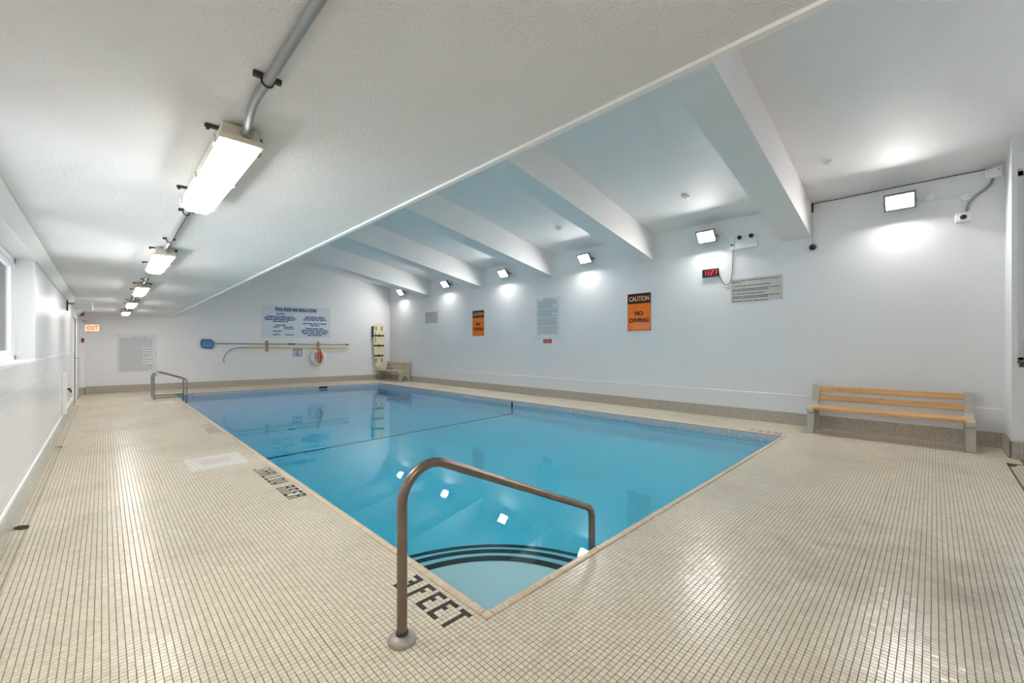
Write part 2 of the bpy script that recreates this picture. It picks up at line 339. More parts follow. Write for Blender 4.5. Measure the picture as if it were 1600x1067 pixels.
ci = lambda x: int(round((x - OX) / T)); cj = lambda y: int(round((y - OY) / T))
iL, iR = ci(-.40), ci(8.78)
cells = []
cells.append(grid(iL, 0, cj(-.62), cj(17.4)))                                     # deck along the left wall (and the near corner)
cells.append(grid(ci(-.50), iL, cj(14.15), cj(17.5)))
cells.append(grid(0, iR, cj(-.62), 0))                                           # near deck
cells.append(grid(ci(PX1) + 2, iR, 0, cj(16.45)))                                # deck under the right wall
cells.append(grid(0, ci(PX1) + 2, cj(14.9), cj(17.35)))
cells.append(grid(ci(7.75), ci(8.1), cj(-.75), cj(-.62))); cells.append(grid(ci(8.1), iR, cj(-.68), cj(-.62)))
CI = np.concatenate([c[0] for c in cells]); CJ = np.concatenate([c[1] for c in cells])
wx, wy = OX + (CI + .5) * T, OY + (CJ + .5) * T
keep = (wy < FA + FB * wx - .012) & ~((wx > PX0 - 2 * T) & (wx < PX1 + 2 * T) & (wy > PY0 - 2 * T) & (wy < 15.85 - .12 * wx + 2 * T + .012))
keep &= ~((wx > 8.11) & (wy < -.69))
CI, CJ, wx, wy = CI[keep], CJ[keep], wx[keep], wy[keep]
CM = np.zeros(len(CI), int); key = {}
for q, (i, j) in enumerate(zip(CI.tolist(), CJ.tolist())): key[(i, j)] = q
def paint(i, j, m):
    q = key.get((i, j))
    if q is not None: CM[q] = m
def write_left(text, j_end, m):                   # letters with their tops towards the pool, read towards the camera end of the deck
    n = len(text)
    for c, ch in enumerate(text):
        j0 = j_end + (n - 1 - c) * 4 + (1 if text == '3FEET' and c == 0 else 0)
        for r, row in enumerate(FONT[ch]):
            for q, p in enumerate(row):
                if p == '#': paint(-2 - r, j0 + 2 - q, m)
def write_right(text, j0, m):
    ib = ci(PX1) + 2
    for c, ch in enumerate(text):
        for r, row in enumerate(FONT[ch]):
            for q, p in enumerate(row):
                if p == '#': paint(ib + 1 + r, j0 + c * 4 + q, m)
write_left('3FEET', 3, 1); write_left('SHALLOW AREA', 94, 1); write_left('4FT 6INCHES', 239, 2); write_left('6FT 6IN', 366, 2)
write_right('3FEET', 2, 1)
for y0 in (5.82, 13.25):
    for i in range(ci(.69), ci(1.26)):
        for j in range(cj(y0), cj(y0 + .66)):
            fx, fy = (OX + i * T - .69) / .57, (OY + j * T - y0) / .66
            paint(i, j, 4 if (.2 < fx < .72 and .3 < fy < .72) else 3)
TM = [M['tile'], M['tile_black'], M['tile_grey'], M['tile_white'], M['tile_pink']]
# the 300 tiles that show largest become parts of their own
depth = wx * FW[0] + wy * FW[1]; lat = wx * RT[0] + wy * RT[1]
sx_ = CX + F * lat / np.maximum(depth, .01); sy_ = HY + F * H / np.maximum(depth, .01)
inview = (depth > .5) & (sx_ > 4) & (sx_ < 1596) & (sy_ < 1064)
area = np.where(inview, 1 / np.maximum(depth, .01) ** 3, 0); order = np.argsort(-area); single = order[:300]; rest = np.ones(len(CI), bool); rest[single] = False
near = np.ones(len(CI), bool)
mosaic('tile_field', TM, (OX, OY, fz1), (1, 0, 0), (0, 1, 0), CI[rest], CJ[rest], CM[rest], parent=floor, full=near[rest])
tmesh = {}
for q in single:
    m = int(CM[q])
    if m not in tmesh:
        b = MB(); h = (T - .0022) / 2; t = h - .0012
        b.hexa([(-h, -h, -.0004), (h, -h, -.0004), (h, h, -.0004), (-h, h, -.0004)], [(-t, -t, .0016), (t, -t, .0016), (t, t, .0016), (-t, t, .0016)])
        o = b.build('tile', TM[m], floor); tmesh[m] = o.data
    else: o = link('tile', tmesh[m], floor)
    o.location = (wx[q] + rng.normal(0, .0002), wy[q] + rng.normal(0, .0002), fz1); o.rotation_euler = (rng.normal(0, .015), rng.normal(0, .015), rng.normal(0, .004))
# gutters
I, J = grid(0, 4, 0, int((14.15 + .6) / T)); sl = Vector((.21, 0, -.034)).normalized()
mosaic('gutter_tiles', M['gutter_tile'], (LW + .002, -.6, .018 - .102 * .034 / .21), sl, (0, 1, 0), I, J, parent=floor, full=np.ones(len(I), bool))
I, J = grid(0, int((7.75 - 4.0) / T), 0, 4); sl = Vector((0, .13, -.022)).normalized()
mosaic('gutter_tiles', M['gutter_tile'], (4.0, -.745, -.0043), (1, 0, 0), sl, I, J, parent=floor)
for (x, y, dx, dy, z) in ((-.45, 4.95, .04, .05, -.0035), (7.68, -.665, .045, .035, -.018)):
    b = MB(); b.lathe([(.045, 0), (.045, .004), (.036, .006)], n=20)
    for k in range(-2, 3): b.box(-.034 + abs(k) * .004, .034 - abs(k) * .004, k * .013 - .003, k * .013 + .003, .006, .0085)
    o = b.build('gutter_drain', M['dark'], None); o.location = (x, y, z)
    o.rotation_euler = (0, math.radians(9.2) if x < 0 else 0, 0)
    tag(o, 'round dark drain grate in the gutter beside the ' + ('white tiled wall' if x < 0 else 'white pier with the window'), 'drain')
b = MB(); b.box(LW, -.40, 8.55, 8.556, -.03, .0); b.build('gutter_joint', M['dark'], floor)

# ------------------------------------------------------------------ coping of the pool: bullnose tiles
cop = MB()
prof = [(0, -.001), (0, .008), (.012, .0125), (.032, .0125), (.047, .006), (.054, -.010), (.054, -.03)]
runs = [((OX, PY0, 0), (0, 1, 0), (1, 0, 0), pool_far(PX0) - PY0), ((PX0, OY, 0), (1, 0, 0), (0, 1, 0), PX1 - PX0),
        ((PX1 + 2 * T, PY0, 0), (0, 1, 0), (-1, 0, 0), pool_far(PX1) - PY0)]
fd = Vector((1, -.12, 0)).normalized(); fn = Vector((-.12, -1, 0)).normalized()
runs.append((tuple(np.array([PX0, pool_far(PX0), 0]) - 2 * T * np.array(fn)), fd, fn, (PX1 - PX0) * 1.0072))
copings = []
for (o, d, n, Lr) in runs:
    o, d, n = np.array(o, float), np.array(d, float), np.array(n, float)
    for k in range(int(Lr / T)): copings.append((o + d * (k + .5) * T, d, n))
cb = MB()
for (o, d, n, Lr) in runs:                         # mortar bed
    o, d, n = np.array(o, float), np.array(d, float), np.array(n, float); e = d * Lr
    cb.hexa([o + n * .001 + [0, 0, -.25], o + n * .050 + [0, 0, -.25], o + e + n * .050 + [0, 0, -.25], o + e + n * .001 + [0, 0, -.25]],
            [o + n * .001 + [0, 0, .0055], o + n * .040 + [0, 0, .0055], o + e + n * .040 + [0, 0, .0055], o + e + n * .001 + [0, 0, .0055]])
for cx0, cy0 in ((OX, OY), (PX1, OY), (PX1, pool_far(PX1)), (OX, pool_far(PX0) - .004)):
    cb.rbox(cx0 + .001, cx0 + 2 * T - .001, cy0 + .001, cy0 + 2 * T - .001, -.1, .0115, .006)
coping = struct(cb.build('pool_coping', M['coping']), 'buff rounded tile edging around the pool water', 'coping')
def coping_mesh(name, items):
    b = MB(); hw = (T - .0024) / 2
    for (c, d, n) in items:
        vs = [c + n * p + np.array([0, 0, z]) + d * s for s in (-hw, hw) for p, z in prof]; m = len(prof)
        b.add(vs, [(k, k + 1, m + k + 1, m + k) for k in range(m - 1)] + [tuple(range(m)), tuple(range(2 * m - 1, m - 1, -1))])
    return b
copings.sort(key=lambda q: (q[0][0] * FW[0] + q[0][1] * FW[1]) ** 1.0 if (q[0] @ FW) > 0 else 99)
cm = {}
for (c, d, n) in copings[:300]:
    k = (round(float(d[0]), 2), round(float(n[0]), 2))
    if k not in cm:
        o = coping_mesh('coping_tile', [(np.zeros(3), d, n)]).build('coping_tile', M['coping'], coping); cm[k] = o.data
    else: o = link('coping_tile', cm[k], coping)
    o.location = (c[0], c[1], rng.normal(0, .0004))
o = coping_mesh('coping_tiles', copings[300:]).build('coping_tile_run', M['coping'], coping); o['kind'] = 'stuff'

# ------------------------------------------------------------------ pool basin, steps, water
def depth_at(y): return WL - (.92 + .40 * (y - PY0) / (7.65 - PY0) if y < 7.65 else 1.32 + 1.1 * (y - 7.65) / 8.2)
ba = MB(); yl, yr = pool_far(PX0), pool_far(PX1)
prof_l = [(PY0, depth_at(PY0)), (7.65, depth_at(7.65)), (yl, depth_at(yl))]; prof_r = [(PY0, depth_at(PY0)), (7.65, depth_at(7.65)), (yr, depth_at(yr))]
vs = [(PX0, y, z) for y, z in prof_l] + [(PX1, y, z) for y, z in prof_r] + [(PX0, PY0, -.01), (PX0, 7.65, -.01), (PX0, yl, -.01), (PX1, PY0, -.01), (PX1, 7.65, -.01), (PX1, yr, -.01)]
ba.add(vs, [(0, 3, 4, 1), (1, 4, 5, 2), (0, 1, 7, 6), (1, 2, 8, 7), (3, 9, 10, 4), (4, 10, 11, 5), (0, 6, 9, 3), (2, 5, 11, 8)])
basin = struct(ba.build('pool_basin', M['pool']), 'pale blue painted pool basin sloping to a deep end', 'pool')
# normals point into the water
bpy.context.view_layer.update()
rows = 10; dl = math.hypot(PX1 - PX0, yl - yr)
b = MB(); e = .003
b.box(PX1 - e, PX1 + .02, PY0, yr, -.285, -.006); b.build('waterline_grout', M['grout_grey'], basin)
I, J = grid(0, int((yr - PY0) / T), 0, rows)
mosaic('waterline_tiles', M['band_tile'], (PX1 - e, yr, -.28), (0, -1, 0), (0, 0, 1), I, J, parent=basin)
I, J = grid(0, int((yl - PY0) / T), 0, rows)
b = MB(); b.box(PX0 - .02, PX0 + e, PY0, yl, -.285, -.03); b.build('waterline_grout', M['grout_grey'], basin)
mosaic('waterline_tiles', M['band_tile'], (PX0 + e, PY0, -.28), (0, 1, 0), (0, 0, 1), I, J, parent=basin)
I, J = grid(0, int(dl / T), 0, rows)
fo = np.array([PX0, yl, -.28]) + np.array(fn) * e
b = MB(); p0 = np.array([PX0, yl, 0]); p1 = np.array([PX1, yr, 0]); nn = np.array(fn)
b.hexa([p0 - nn * .02 + [0, 0, -.285], p1 - nn * .02 + [0, 0, -.285], p1 + nn * e + [0, 0, -.285], p0 + nn * e + [0, 0, -.285]], [p0 - nn * .02 + [0, 0, -.006], p1 - nn * .02 + [0, 0, -.006], p1 + nn * e + [0, 0, -.006], p0 + nn * e + [0, 0, -.006]])
b.build('waterline_grout', M['grout_grey'], basin)
mosaic('waterline_tiles', M['band_tile'], tuple(fo), tuple(fd), (0, 0, 1), I, J, parent=basin)
# black stripe where the floor falls away, and up the long wall
b = MB(); b.box(PX0, PX1, 7.62, 7.68, depth_at(7.65) - .01, depth_at(7.65) + .006); b.box(PX1 - .009, PX1 + .01, 7.62, 7.68, depth_at(7.65), -.045)
b.box(PX0 - .01, PX0 + .009, 7.62, 7.68, depth_at(7.65), -.045); b.build('depth_stripe', M['step_black'], basin)
# quarter-round steps in the near corner
st = empty('pool_steps'); st.location = (PX0, PY0, 0)
for q, (r, d) in enumerate(((.97, .20), (1.27, .42), (1.57, .66))):
    b = MB(); n = 40; pts = [(r * math.cos(math.pi / 2 * k / n), r * math.sin(math.pi / 2 * k / n)) for k in range(n + 1)]
    b.prism([(0, 0)] + pts, 2, depth_at(PY0) - .1, WL - d); b.build('tread', M['pool'], st)
    b = MB(); w = (.07, .055, .045)[q]
    for k in range(n):
        a0, a1 = math.pi / 2 * k / n, math.pi / 2 * (k + 1) / n
        P = lambda rr, a, z: (rr * math.cos(a), rr * math.sin(a), z)
        z0, z1 = WL - d - .04, WL - d + .004
        b.add([P(r - w, a0, z1), P(r + .004, a0, z1), P(r + .004, a1, z1), P(r - w, a1, z1), P(r + .004, a0, z0), P(r + .004, a1, z0)], [(0, 1, 2, 3), (1, 4, 5, 2)])
    b.build('nosing', M['step_black'], st)
struct(st, 'quarter-round pool steps with black nosing bands in the shallow corner', 'steps')
# water body
wb = MB(); e = .008; zb = -3.6
A = [(PX0 - e, PY0 - e), (PX1 + e, PY0 - e), (PX1 + e, yr + e), (PX0 - e, yl + e)]
wb.hexa([(x, y, zb) for x, y in A], [(x, y, WL) for x, y in A])
water = struct(wb.build('water', M['water']), 'still clear blue swimming pool water', 'water')
# skimmer mouth in the far wall band
p = on_far(512, 605); b = MB(); b.box(-.14, .14, -.035, .035, -.06, .004, 0); b.box(-.15, .15, .035, .045, -.02, .008, 1); b.box(-.15, .15, -.045, -.035, -.02, .008, 1)
q = 5.55; o = b.build('pool_skimmer', [M['black'], M['band_tile']], None, mat4=frame((q, pool_far(q) - .008, -.06), fd, (0, 0, 1)))
tag(o, 'black slot of the skimmer in the waterline tiles', 'skimmer')

# ------------------------------------------------------------------ walls
w = MB(); w.box(RW, RW + .2, -.7, 17.2, -.3, 4.3); wall_right = struct(w.build('wall_right', M['wall']), 'long white wall with floodlights and signs', 'wall')
w = MB(); w.box(RW - .012, RW + .01, -.7, far_y(RW), .21, .53); w.prism([(RW - .012, .53), (RW + .01, .53), (RW + .01, .542)], 1, -.7, far_y(RW)); w.build('plinth', M['wall_low'], wall_right)
w = MB(); x0, x1 = LW - .3, RW + .2
w.hexa([(x0, far_y(x0), -.3), (x1, far_y(x1), -.3), (x1, far_y(x1) + .25, -.3), (x0, far_y(x0) + .25, -.3)], [(x0, far_y(x0), 5.7), (x1, far_y(x1), 5.7), (x1, far_y(x1) + .25, 5.7), (x0, far_y(x0) + .25, 5.7)])
wall_far = struct(w.build('wall_far', M['wall']), 'white end wall with rescue poles and signs', 'wall')
WY0, WY1, WZ0, WZ1 = 2.6, 6.585, 1.26, 2.29       # window opening in the left wall
DY0, DY1, DZ = 13.75, 15.29, 2.08
w = MB(); xw = LW - .25
w.box(xw, LW, -2.4, WY0, -.3, 2.6); w.box(xw, LW, WY0, WY1, -.3, WZ0); w.box(xw, LW, WY0, WY1, WZ1, 2.6); w.box(xw, LW, WY1, DY0, -.3, 2.6)
w.box(xw, LW, DY0, DY1, DZ, 2.6); w.box(xw, LW, DY1, 17.6, -.3, 2.6)
wall_left = struct(w.build('wall_left', M['wall_low']), 'white wall under the low ceiling with glazed tiles below the window', 'wall')
# glazed wainscot tiles, 108 mm
G = .108; nz = 9; zt = 1.255 - nz * G
w = MB(); w.box(LW - .01, LW + .005, -1.5, DY0 - .1, .21, 1.262); w.build('tile_bed', M['wains_joint'], wall_left)
I, J = grid(0, int((DY0 - .1 + 1.5) / G), 0, nz); yy = -1.5 + (I + .5) * G
vis = (yy > 4.1); dist = np.where(vis, yy, 99); od = np.argsort(dist, kind='stable')[:270]; ms = np.ones(len(I), bool); ms[od] = False
mosaic('wall_tile_field', M['wains'], (LW + .005, -1.5, zt), (0, 1, 0), (0, 0, 1), I[ms], J[ms], gap=.0016, hgt=.0007, tilt=.0008, parent=wall_left, pitch=G, bev=.001)
b = MB(); h = (G - .0016) / 2; t = h - .001
b.hexa([(0, -h, -h), (0, h, -h), (0, h, h), (0, -h, h)], [(.0007, -t, -t), (.0007, t, -t), (.0007, t, t), (.0007, -t, t)])
o0 = None
for k in od:
    if o0 is None: o0 = o = b.build('wall_tile', M['wains'], wall_left)
    else: o = link('wall_tile', o0.data, wall_left)
    o.location = (LW + .005, yy[k], zt + (J[k] + .5) * G); o.rotation_euler = (0, rng.normal(0, .0008), rng.normal(0, .0008))
# near end walls, pier with window
w = MB(); w.box(8.12, RW + .2, -.74, -.69, -.3, 4.6); w.box(8.37, RW + .2, -.95, -.74, -.3, 4.6)
wn = struct(w.build('wall_pier', M['wall']), 'white pier at the corner beyond the pine bench', 'wall')
V0, V1, VZ0, VZ1 = -2.1, -.74, 1.2, 3.62
w = MB(); w.box(8.12, 8.37, -2.65, V0, -.3, 4.6); w.box(8.12, 8.37, V0, -.74, -.3, VZ0); w.box(8.12, 8.37, V0, -.74, VZ1, 4.6)
struct(w.build('wall_window_bay', M['wall']), 'white wall with the wooden window sill', 'wall')
w = MB(); w.box(LW - .25, RW + .2, -2.65, -2.4, -.3, 5.8); struct(w.build('wall_near', M['wall']), 'white end wall of the shallow end', 'wall')
# pier at the far end of the left wall
w = MB(); w.box(LW, -.385, 17.22, 17.6, 0, CEIL); pier = struct(w.build('wall_corner_pier', M['wall']), 'narrow white pier beside the exit sign', 'wall')
w = MB(); w.box(LW + .01, -.395, 17.205, 17.225, .2, 1.15); w.build('access_panel', M['white'], pier)
# ------------------------------------------------------------------ ceilings, beams, fascia
w = MB(); w.prism([(LW - .25, -2.65), (1.44, -2.65), (1.44, 0), (1.585, 17.75), (LW - .25, 17.75)], 2, CEIL, CEIL + .12)
ceiling = struct(w.build('ceiling', M['stipple']), 'low stippled white ceiling over the side deck', 'ceiling')
w = MB(); w.hexa([(1.425, -2.65, CEIL - .012), (1.455, -2.65, CEIL - .012), (1.60, 17.5, CEIL - .012), (1.57, 17.5, CEIL - .012)], [(1.42, -2.65, CEIL + .02), (1.458, -2.65, CEIL + .02), (1.603, 17.5, CEIL + .02), (1.565, 17.5, CEIL + .02)])
struct(w.build('trim_1', M['white']), 'white bead along the edge of the low ceiling', 'trim')
w = MB(); w.hexa([(1.28, -2.65, CEIL + .05), (1.436, -2.65, CEIL + .05), (1.580, 17.75, CEIL + .05), (1.42, 17.75, CEIL + .05)], [(1.28, -2.65, 5.5), (1.436, -2.65, 5.5), (1.580, 17.75, 5.5), (1.42, 17.75, 5.5)])
struct(w.build('wall_fascia', M['wall']), 'white drop wall above the edge of the low ceiling', 'wall')
w = MB(); xa, xb = 1.3, 9.1
w.prism([(xa, ceil_z(xa)), (xb, ceil_z(xb)), (xb, ceil_z(xb) + .2), (xa, ceil_z(xa) + .2)], 1, -2.65, 17.9)
struct(w.build('ceiling_slope', M['roof']), 'high sloping white ceiling over the pool', 'ceiling')
for k, (ya, n_) in enumerate(((1.49, 'beside the hanging black ball'), (4.37, 'second from the black ball'), (7.31, 'above the blue notice'), (10.25, 'above the orange sign by the small grey notice'), (13.33, 'by the end wall'))):
    w = MB(); zb_ = lambda x: 3.31 + SL * (RW - x)
    w.prism([(1.5, zb_(1.5)), (RW + .05, zb_(RW + .05)), (RW + .05, ceil_z(RW) + .05), (1.5, ceil_z(1.5) + .05)], 1, ya, ya + .45)
    struct(w.build('beam', M['beam']), 'white sloping ceiling beam ' + n_, 'beam')
w = MB(); w.prism([(LW, 2.29), (LW + .012, 2.285), (LW + .09, CEIL - .012), (LW + .085, CEIL), (LW, CEIL)], 1, -2.4, 17.22)
struct(w.build('trim_2', M['white']), 'white cove trim between wall and low ceiling', 'trim')
# ------------------------------------------------------------------ tiled skirting
def skirting(name, mats, o, d, n, Lr, label, rows=8):
    o = np.array(o, float); d = np.array(d, float); n = np.array(n, float); h = rows * T
    b = MB(); e = d * Lr
    b.hexa([o, o + e, o + e + n * .018, o + n * .018], [o + [0, 0, h - .004], o + e + [0, 0, h - .004], o + e + n * .018 + [0, 0, h - .004], o + n * .018 + [0, 0, h - .004]])
    r = struct(b.build(name, M['grout_grey']), label, 'skirting')
    I, J = grid(0, int(Lr / T), 0, rows)
    ax = d if np.cross(d, [0, 0, 1]) @ n > 0 else -d; oo = o + n * .018 if ax @ d > 0 else o + e + n * .018
    mosaic('skirting_tiles', mats, tuple(oo), tuple(ax), (0, 0, 1), I, J, parent=r)
    return r
skirting('baseboard_right', M['base_tile'], (RW, -.69, 0), (0, 1, 0), (-1, 0, 0), far_y(RW) + .69, 'grey brown mosaic skirting under the long wall')
skirting('baseboard_far', M['base_tile_far'], (-.385, far_y(-.385), 0), FU, (FU.y, -FU.x, 0), (RW + .385) * 1.007, 'taupe mosaic skirting under the end wall')
skirting('baseboard_left', M['base_tile_left'], (LW, -2.4, 0), (0, 1, 0), (1, 0, 0), DY0 + 2.3, 'pale grey mosaic skirting under the glazed tiles')
skirting('baseboard_pier', M['base_tile'], (8.1, -.69, 0), (1, 0, 0), (0, 1, 0), .69, 'grey green mosaic skirting around the pier')
skirting('baseboard_bay', M['base_tile'], (8.12, -2.4, 0), (0, 1, 0), (-1, 0, 0), 1.73, 'mosaic skirting below the wooden sill')
skirting('baseboard_corner', M['base_tile_far'], (LW, 17.22, 0), (1, 0, 0), (0, -1, 0), .13, 'short mosaic skirting of the corner pier')
w = MB(); w.prism([(LW, .216), (LW + .02, .216), (LW + .014, .228), (LW, .234)], 1, -2.4, DY0 - .1); struct(w.build('trim_3', M['white']), 'white rounded cap along the pale skirting', 'trim')

# ------------------------------------------------------------------ windows and door
win = empty('window_1'); struct(win, 'white framed window recessed in the tiled wall', 'window')
b = MB(); xf = LW - .135
for (y0, y1, z0, z1) in ((WY0, WY1, WZ0, WZ0 + .05), (WY0, WY1, WZ1 - .05, WZ1), (WY0, WY0 + .05, WZ0, WZ1), (WY1 - .05, WY1, WZ0, WZ1), (4.55, 4.62, WZ0, WZ1)): b.box(xf - .06, xf, y0, y1, z0, z1)
b.build('window_frame', M['frame'], win)
for y0, y1 in ((WY0 + .05, 4.55), (4.62, WY1 - .05)):
    b = MB()
    for (a0, a1, z0, z1) in ((y0, y1, WZ0 + .05, WZ0 + .10), (y0, y1, WZ1 - .10, WZ1 - .05), (y0, y0 + .05, WZ0 + .1, WZ1 - .1), (y1 - .05, y1, WZ0 + .1, WZ1 - .1)): b.box(xf - .05, xf - .018, a0, a1, z0, z1)
    s = b.build('sash', M['frame'], win)
    b = MB(); b.box(xf - .036, xf - .032, y0 + .05, y1 - .05, WZ0 + .1, WZ1 - .1); b.build('pane', M['glass'], s)
b = MB(); b.rbox(LW - .14, LW + .007, WY0, WY1, WZ0 - .02, WZ0 + .006, .004); b.build('window_sill', M['white'], win)
win = empty('window_2'); struct(win, 'tall window bay above the wooden sill', 'window')
b = MB(); xf = 8.28
for (y0, y1, z0, z1) in ((V0, V1, VZ0, VZ0 + .06), (V0, V1, VZ1 - .06, VZ1), (V0, V0 + .06, VZ0, VZ1), (V1 - .06, V1, VZ0, VZ1)): b.box(xf, xf + .07, y0, y1, z0, z1)
b.build('window_frame', M['frame'], win)
b = MB(); b.box(xf + .03, xf + .036, V0 + .06, V1 - .06, VZ0 + .06, VZ1 - .06); b.build('pane', M['glass'], win)
b = MB(); b.rbox(8.045, 8.3, V0 - .03, -.735, VZ0 - .005, VZ0 + .028, .005); b.prism([(8.12, VZ0 - .005), (8.07, VZ0 - .005), (8.085, VZ0 - .03), (8.12, VZ0 - .06)], 1, V0, -.75); b.build('window_sill', M['sill'], win)['label'] = 'dark brown wooden sill'
door = empty('door_1'); struct(door, 'white door with dark gap beside the exit sign', 'door')
b = MB()
for (y0, y1, z0, z1) in ((DY0 - .07, DY0, 0, DZ + .07), (DY1, DY1 + .07, 0, DZ + .07), (DY0, DY1, DZ, DZ + .07)): b.box(LW - .05, LW + .018, y0, y1, z0, z1)
b.build('door_frame', M['white'], door)
b = MB(); b.box(LW - .06, LW - .015, DY0 + .008, DY1 - .02, .02, DZ - .008); lf = b.build('door_leaf', M['white'], door)
b = MB(); b.rbox(LW - .015, LW - .005, DY1 - .16, DY1 - .08, 1.0, 1.25, .003); b.tube([(LW - .01, DY1 - .12, 1.1), (LW + .045, DY1 - .12, 1.1), (LW + .05, DY1 - .22, 1.1)], .009, 8); b.build('door_handle', M['steel_bright'], lf)

# ------------------------------------------------------------------ fluorescent fixtures and conduit
def fixture():
    r = empty('ceiling_light')                    # local: y along the lamp (0..1.27), z down from the ceiling = negative
    b = MB(); L_ = 1.25; hw = .076
    sec = lambda y, w, z: [(-w, y, z), (w, y, z)]
    b.hexa([(-.066, .02, -.012), (.066, .02, -.012), (.066, L_ - .02, -.012), (-.066, L_ - .02, -.012)][::-1], [(-hw, 0, -.075), (hw, 0, -.075), (hw, L_, -.075), (-hw, L_, -.075)][::-1])
    b.build('housing', M['cream'], r)
    b = MB(); n = 10
    pr = [(-.070, -.075), (-.070, -.084), (-.066, -.104), (-.052, -.118), (.052, -.118), (.066, -.104), (.070, -.084), (.070, -.075)]
    ends = [(.008, 1.0, 0), (.034, .97, 1), (L_ - .034, .97, 1), (L_ - .008, 1.0, 0)]
    vs = []
    for y, s, full in ends:
        for x, z in pr: vs.append((x * s, y, z if full else max(z, -.090)))
    m = len(pr); b.add(vs, [(i * m + k, i * m + k + 1, (i + 1) * m + k + 1, (i + 1) * m + k) for i in range(3) for k in range(m - 1)] + [tuple(range(m)), tuple(range(4 * m - 1, 3 * m - 1, -1))])
    b.build('lens', M['lens'], r)
    b = MB()
    for s in (-1, 1): b.box(min(s * .070, s * (hw + .006)), max(s * .070, s * (hw + .006)), -.006, L_ + .006, -.092, -.068)
    b.box(-hw - .006, hw + .006, -.006, .008, -.092, -.068); b.box(-hw - .006, hw + .006, L_ - .008, L_ + .006, -.092, -.068); b.build('gasket_rim', M['cream'], r)
    for y in (.12, 1.10):
        b = MB(); b.box(-.115, .105, y - .01, y + .01, -.013, -.003); b.lathe([(.007, -.024), (.007, -.003)], c=(-.104, y, 0), n=8); b.lathe([(.007, -.024), (.007, -.003)], c=(.095, y, 0), n=8); b.build('mounting_strap', M['dark'], r)
    for y in (.09, .62, 1.17):
        for s in (-1, 1):
            b = MB(); b.rbox(s * (hw + .010) - .005, s * (hw + .010) + .005, y - .018, y + .018, -.094, -.058, .002); b.build('clip', M['dark'] if (s > 0 and y < .2) else M['cream'], r)
    b = MB(); b.lathe([(.022, -.02), (.022, 0), (.017, .006)], c=(.02, 0, -.042), axis=1, n=14); b.build('cable_gland', M['galv'], r)
    return r
FX0 = .43
first = fixture()
spots = [(2.12, None), (5.28, None), (8.44, None), (11.60, None), (14.76, None), (-1.04, None)]
FLAB = ['lit cream fluorescent ceiling lamp hung below the bent grey conduit', 'lit fluorescent ceiling lamp second along the conduit from the bend', 'lit fluorescent ceiling lamp third along the conduit from the bend',
        'lit fluorescent ceiling lamp fourth along the conduit from the bend', 'lit fluorescent ceiling lamp at the end of the conduit by the exit wall', 'lit fluorescent ceiling lamp before the bend of the conduit']
for k, (y, _) in enumerate(spots):
    o = first if k == 0 else copy_tree(first)
    o.location = (FX0, y, CEIL); tag(o, FLAB[k], 'ceiling light', 'fluorescent lamps under the low ceiling')
b = MB(); zc = CEIL - .024; x = FX0 - .008
con = empty('conduit'); tag(con, 'grey metal conduit linking the fluorescent lamps along the low ceiling', 'conduit')
def run(y0, y1, bend):
    b = MB(); p = [(x, y0, zc)]
    if bend:
        for k in range(9):
            t = k / 8; s = t * t * (3 - 2 * t); p.append((x + .02 * s - .012 * math.sin(math.pi * t), y1 - .42 + .40 * t, zc - .018 * s))
    p.append((x + .02 * (1 if bend else .4), y1, zc - (.018 if bend else 0)))
    b.tube(p, .0165, 12); b.build('pipe', M['galv'], con, smooth=True)
ys = sorted(s[0] for s in spots)
run(ys[0] + 1.25, ys[1], True)
for k in range(1, len(ys) - 1): run(ys[k] + 1.25, ys[k + 1], False)
for y in (1.69, 3.75, 4.85, 6.9, 8.0, 10.0, 11.2, 13.1, 14.4, .6):
    b = MB(); b.tube(arc((x, zc), .0185, -200, 20, 10, 'xz', y), .004, 6); b.box(x - .045, x - .016, y - .009, y + .009, zc + .006, zc + .022); b.box(x + .016, x + .045, y - .009, y + .009, zc + .006, zc + .022)
    b.build('pipe_clamp', M['dark'], con)

# ------------------------------------------------------------------ floodlights on the long wall
def flood():
    r = empty('floodlight')                       # local: x along wall, y up, z out of the wall
    Rm = Matrix.Translation((0, 0, .19)) @ Matrix.Rotation(math.radians(40), 4, 'X')
    b = MB(); w_, h_ = .18, .135
    b.hexa([(-w_ * .8, -h_ * .8, -.07), (w_ * .8, -h_ * .8, -.07), (w_ * .8, h_ * .8, -.07), (-w_ * .8, h_ * .8, -.07)], [(-w_, -h_, 0), (w_, -h_, 0), (w_, h_, 0), (-w_, h_, 0)])
    for k in range(-4, 5): b.box(k * .034 - .003, k * .034 + .003, -h_ * .7, h_ * .7, -.10, -.065)
    b.build('body', M['silver'], r, mat4=Rm)
    b = MB()
    for (x0, x1, y0, y1) in ((-w_, w_, -h_, -h_ + .026), (-w_, w_, h_ - .026, h_), (-w_, -w_ + .026, -h_ + .026, h_ - .026), (w_ - .026, w_, -h_ + .026, h_ - .026)): b.box(x0, x1, y0, y1, -.005, .022)
    bz = b.build('bezel', M['silver'], r, mat4=Rm)
    b = MB(); b.box(-w_ + .026, w_ - .026, -h_ + .026, h_ - .026, .002, .010); b.build('lens', M['flood'], r, mat4=Rm)
    b = MB()
    for s in (-1, 1): b.box(s * (w_ + .004) - .004, s * (w_ + .004) + .004, -.02, .02, 0, .17)
    b.box(-w_ - .008, w_ + .008, -.02, .02, 0, .008); b.build('bracket', M['silver'], r)
    b = MB(); b.lathe([(.055, 0), (.055, .03), (.045, .036)], c=(.33, .02, 0), n=20); b.build('junction_box', M['white'], r)
    b = MB(); b.tube([(.33, .02, .02), (.24, .0, .03), (.14, -.03, .06), (.05, -.02, .09)], .007, 8); b.build('cable', M['white'], r, smooth=True)
    return r
f0 = flood()
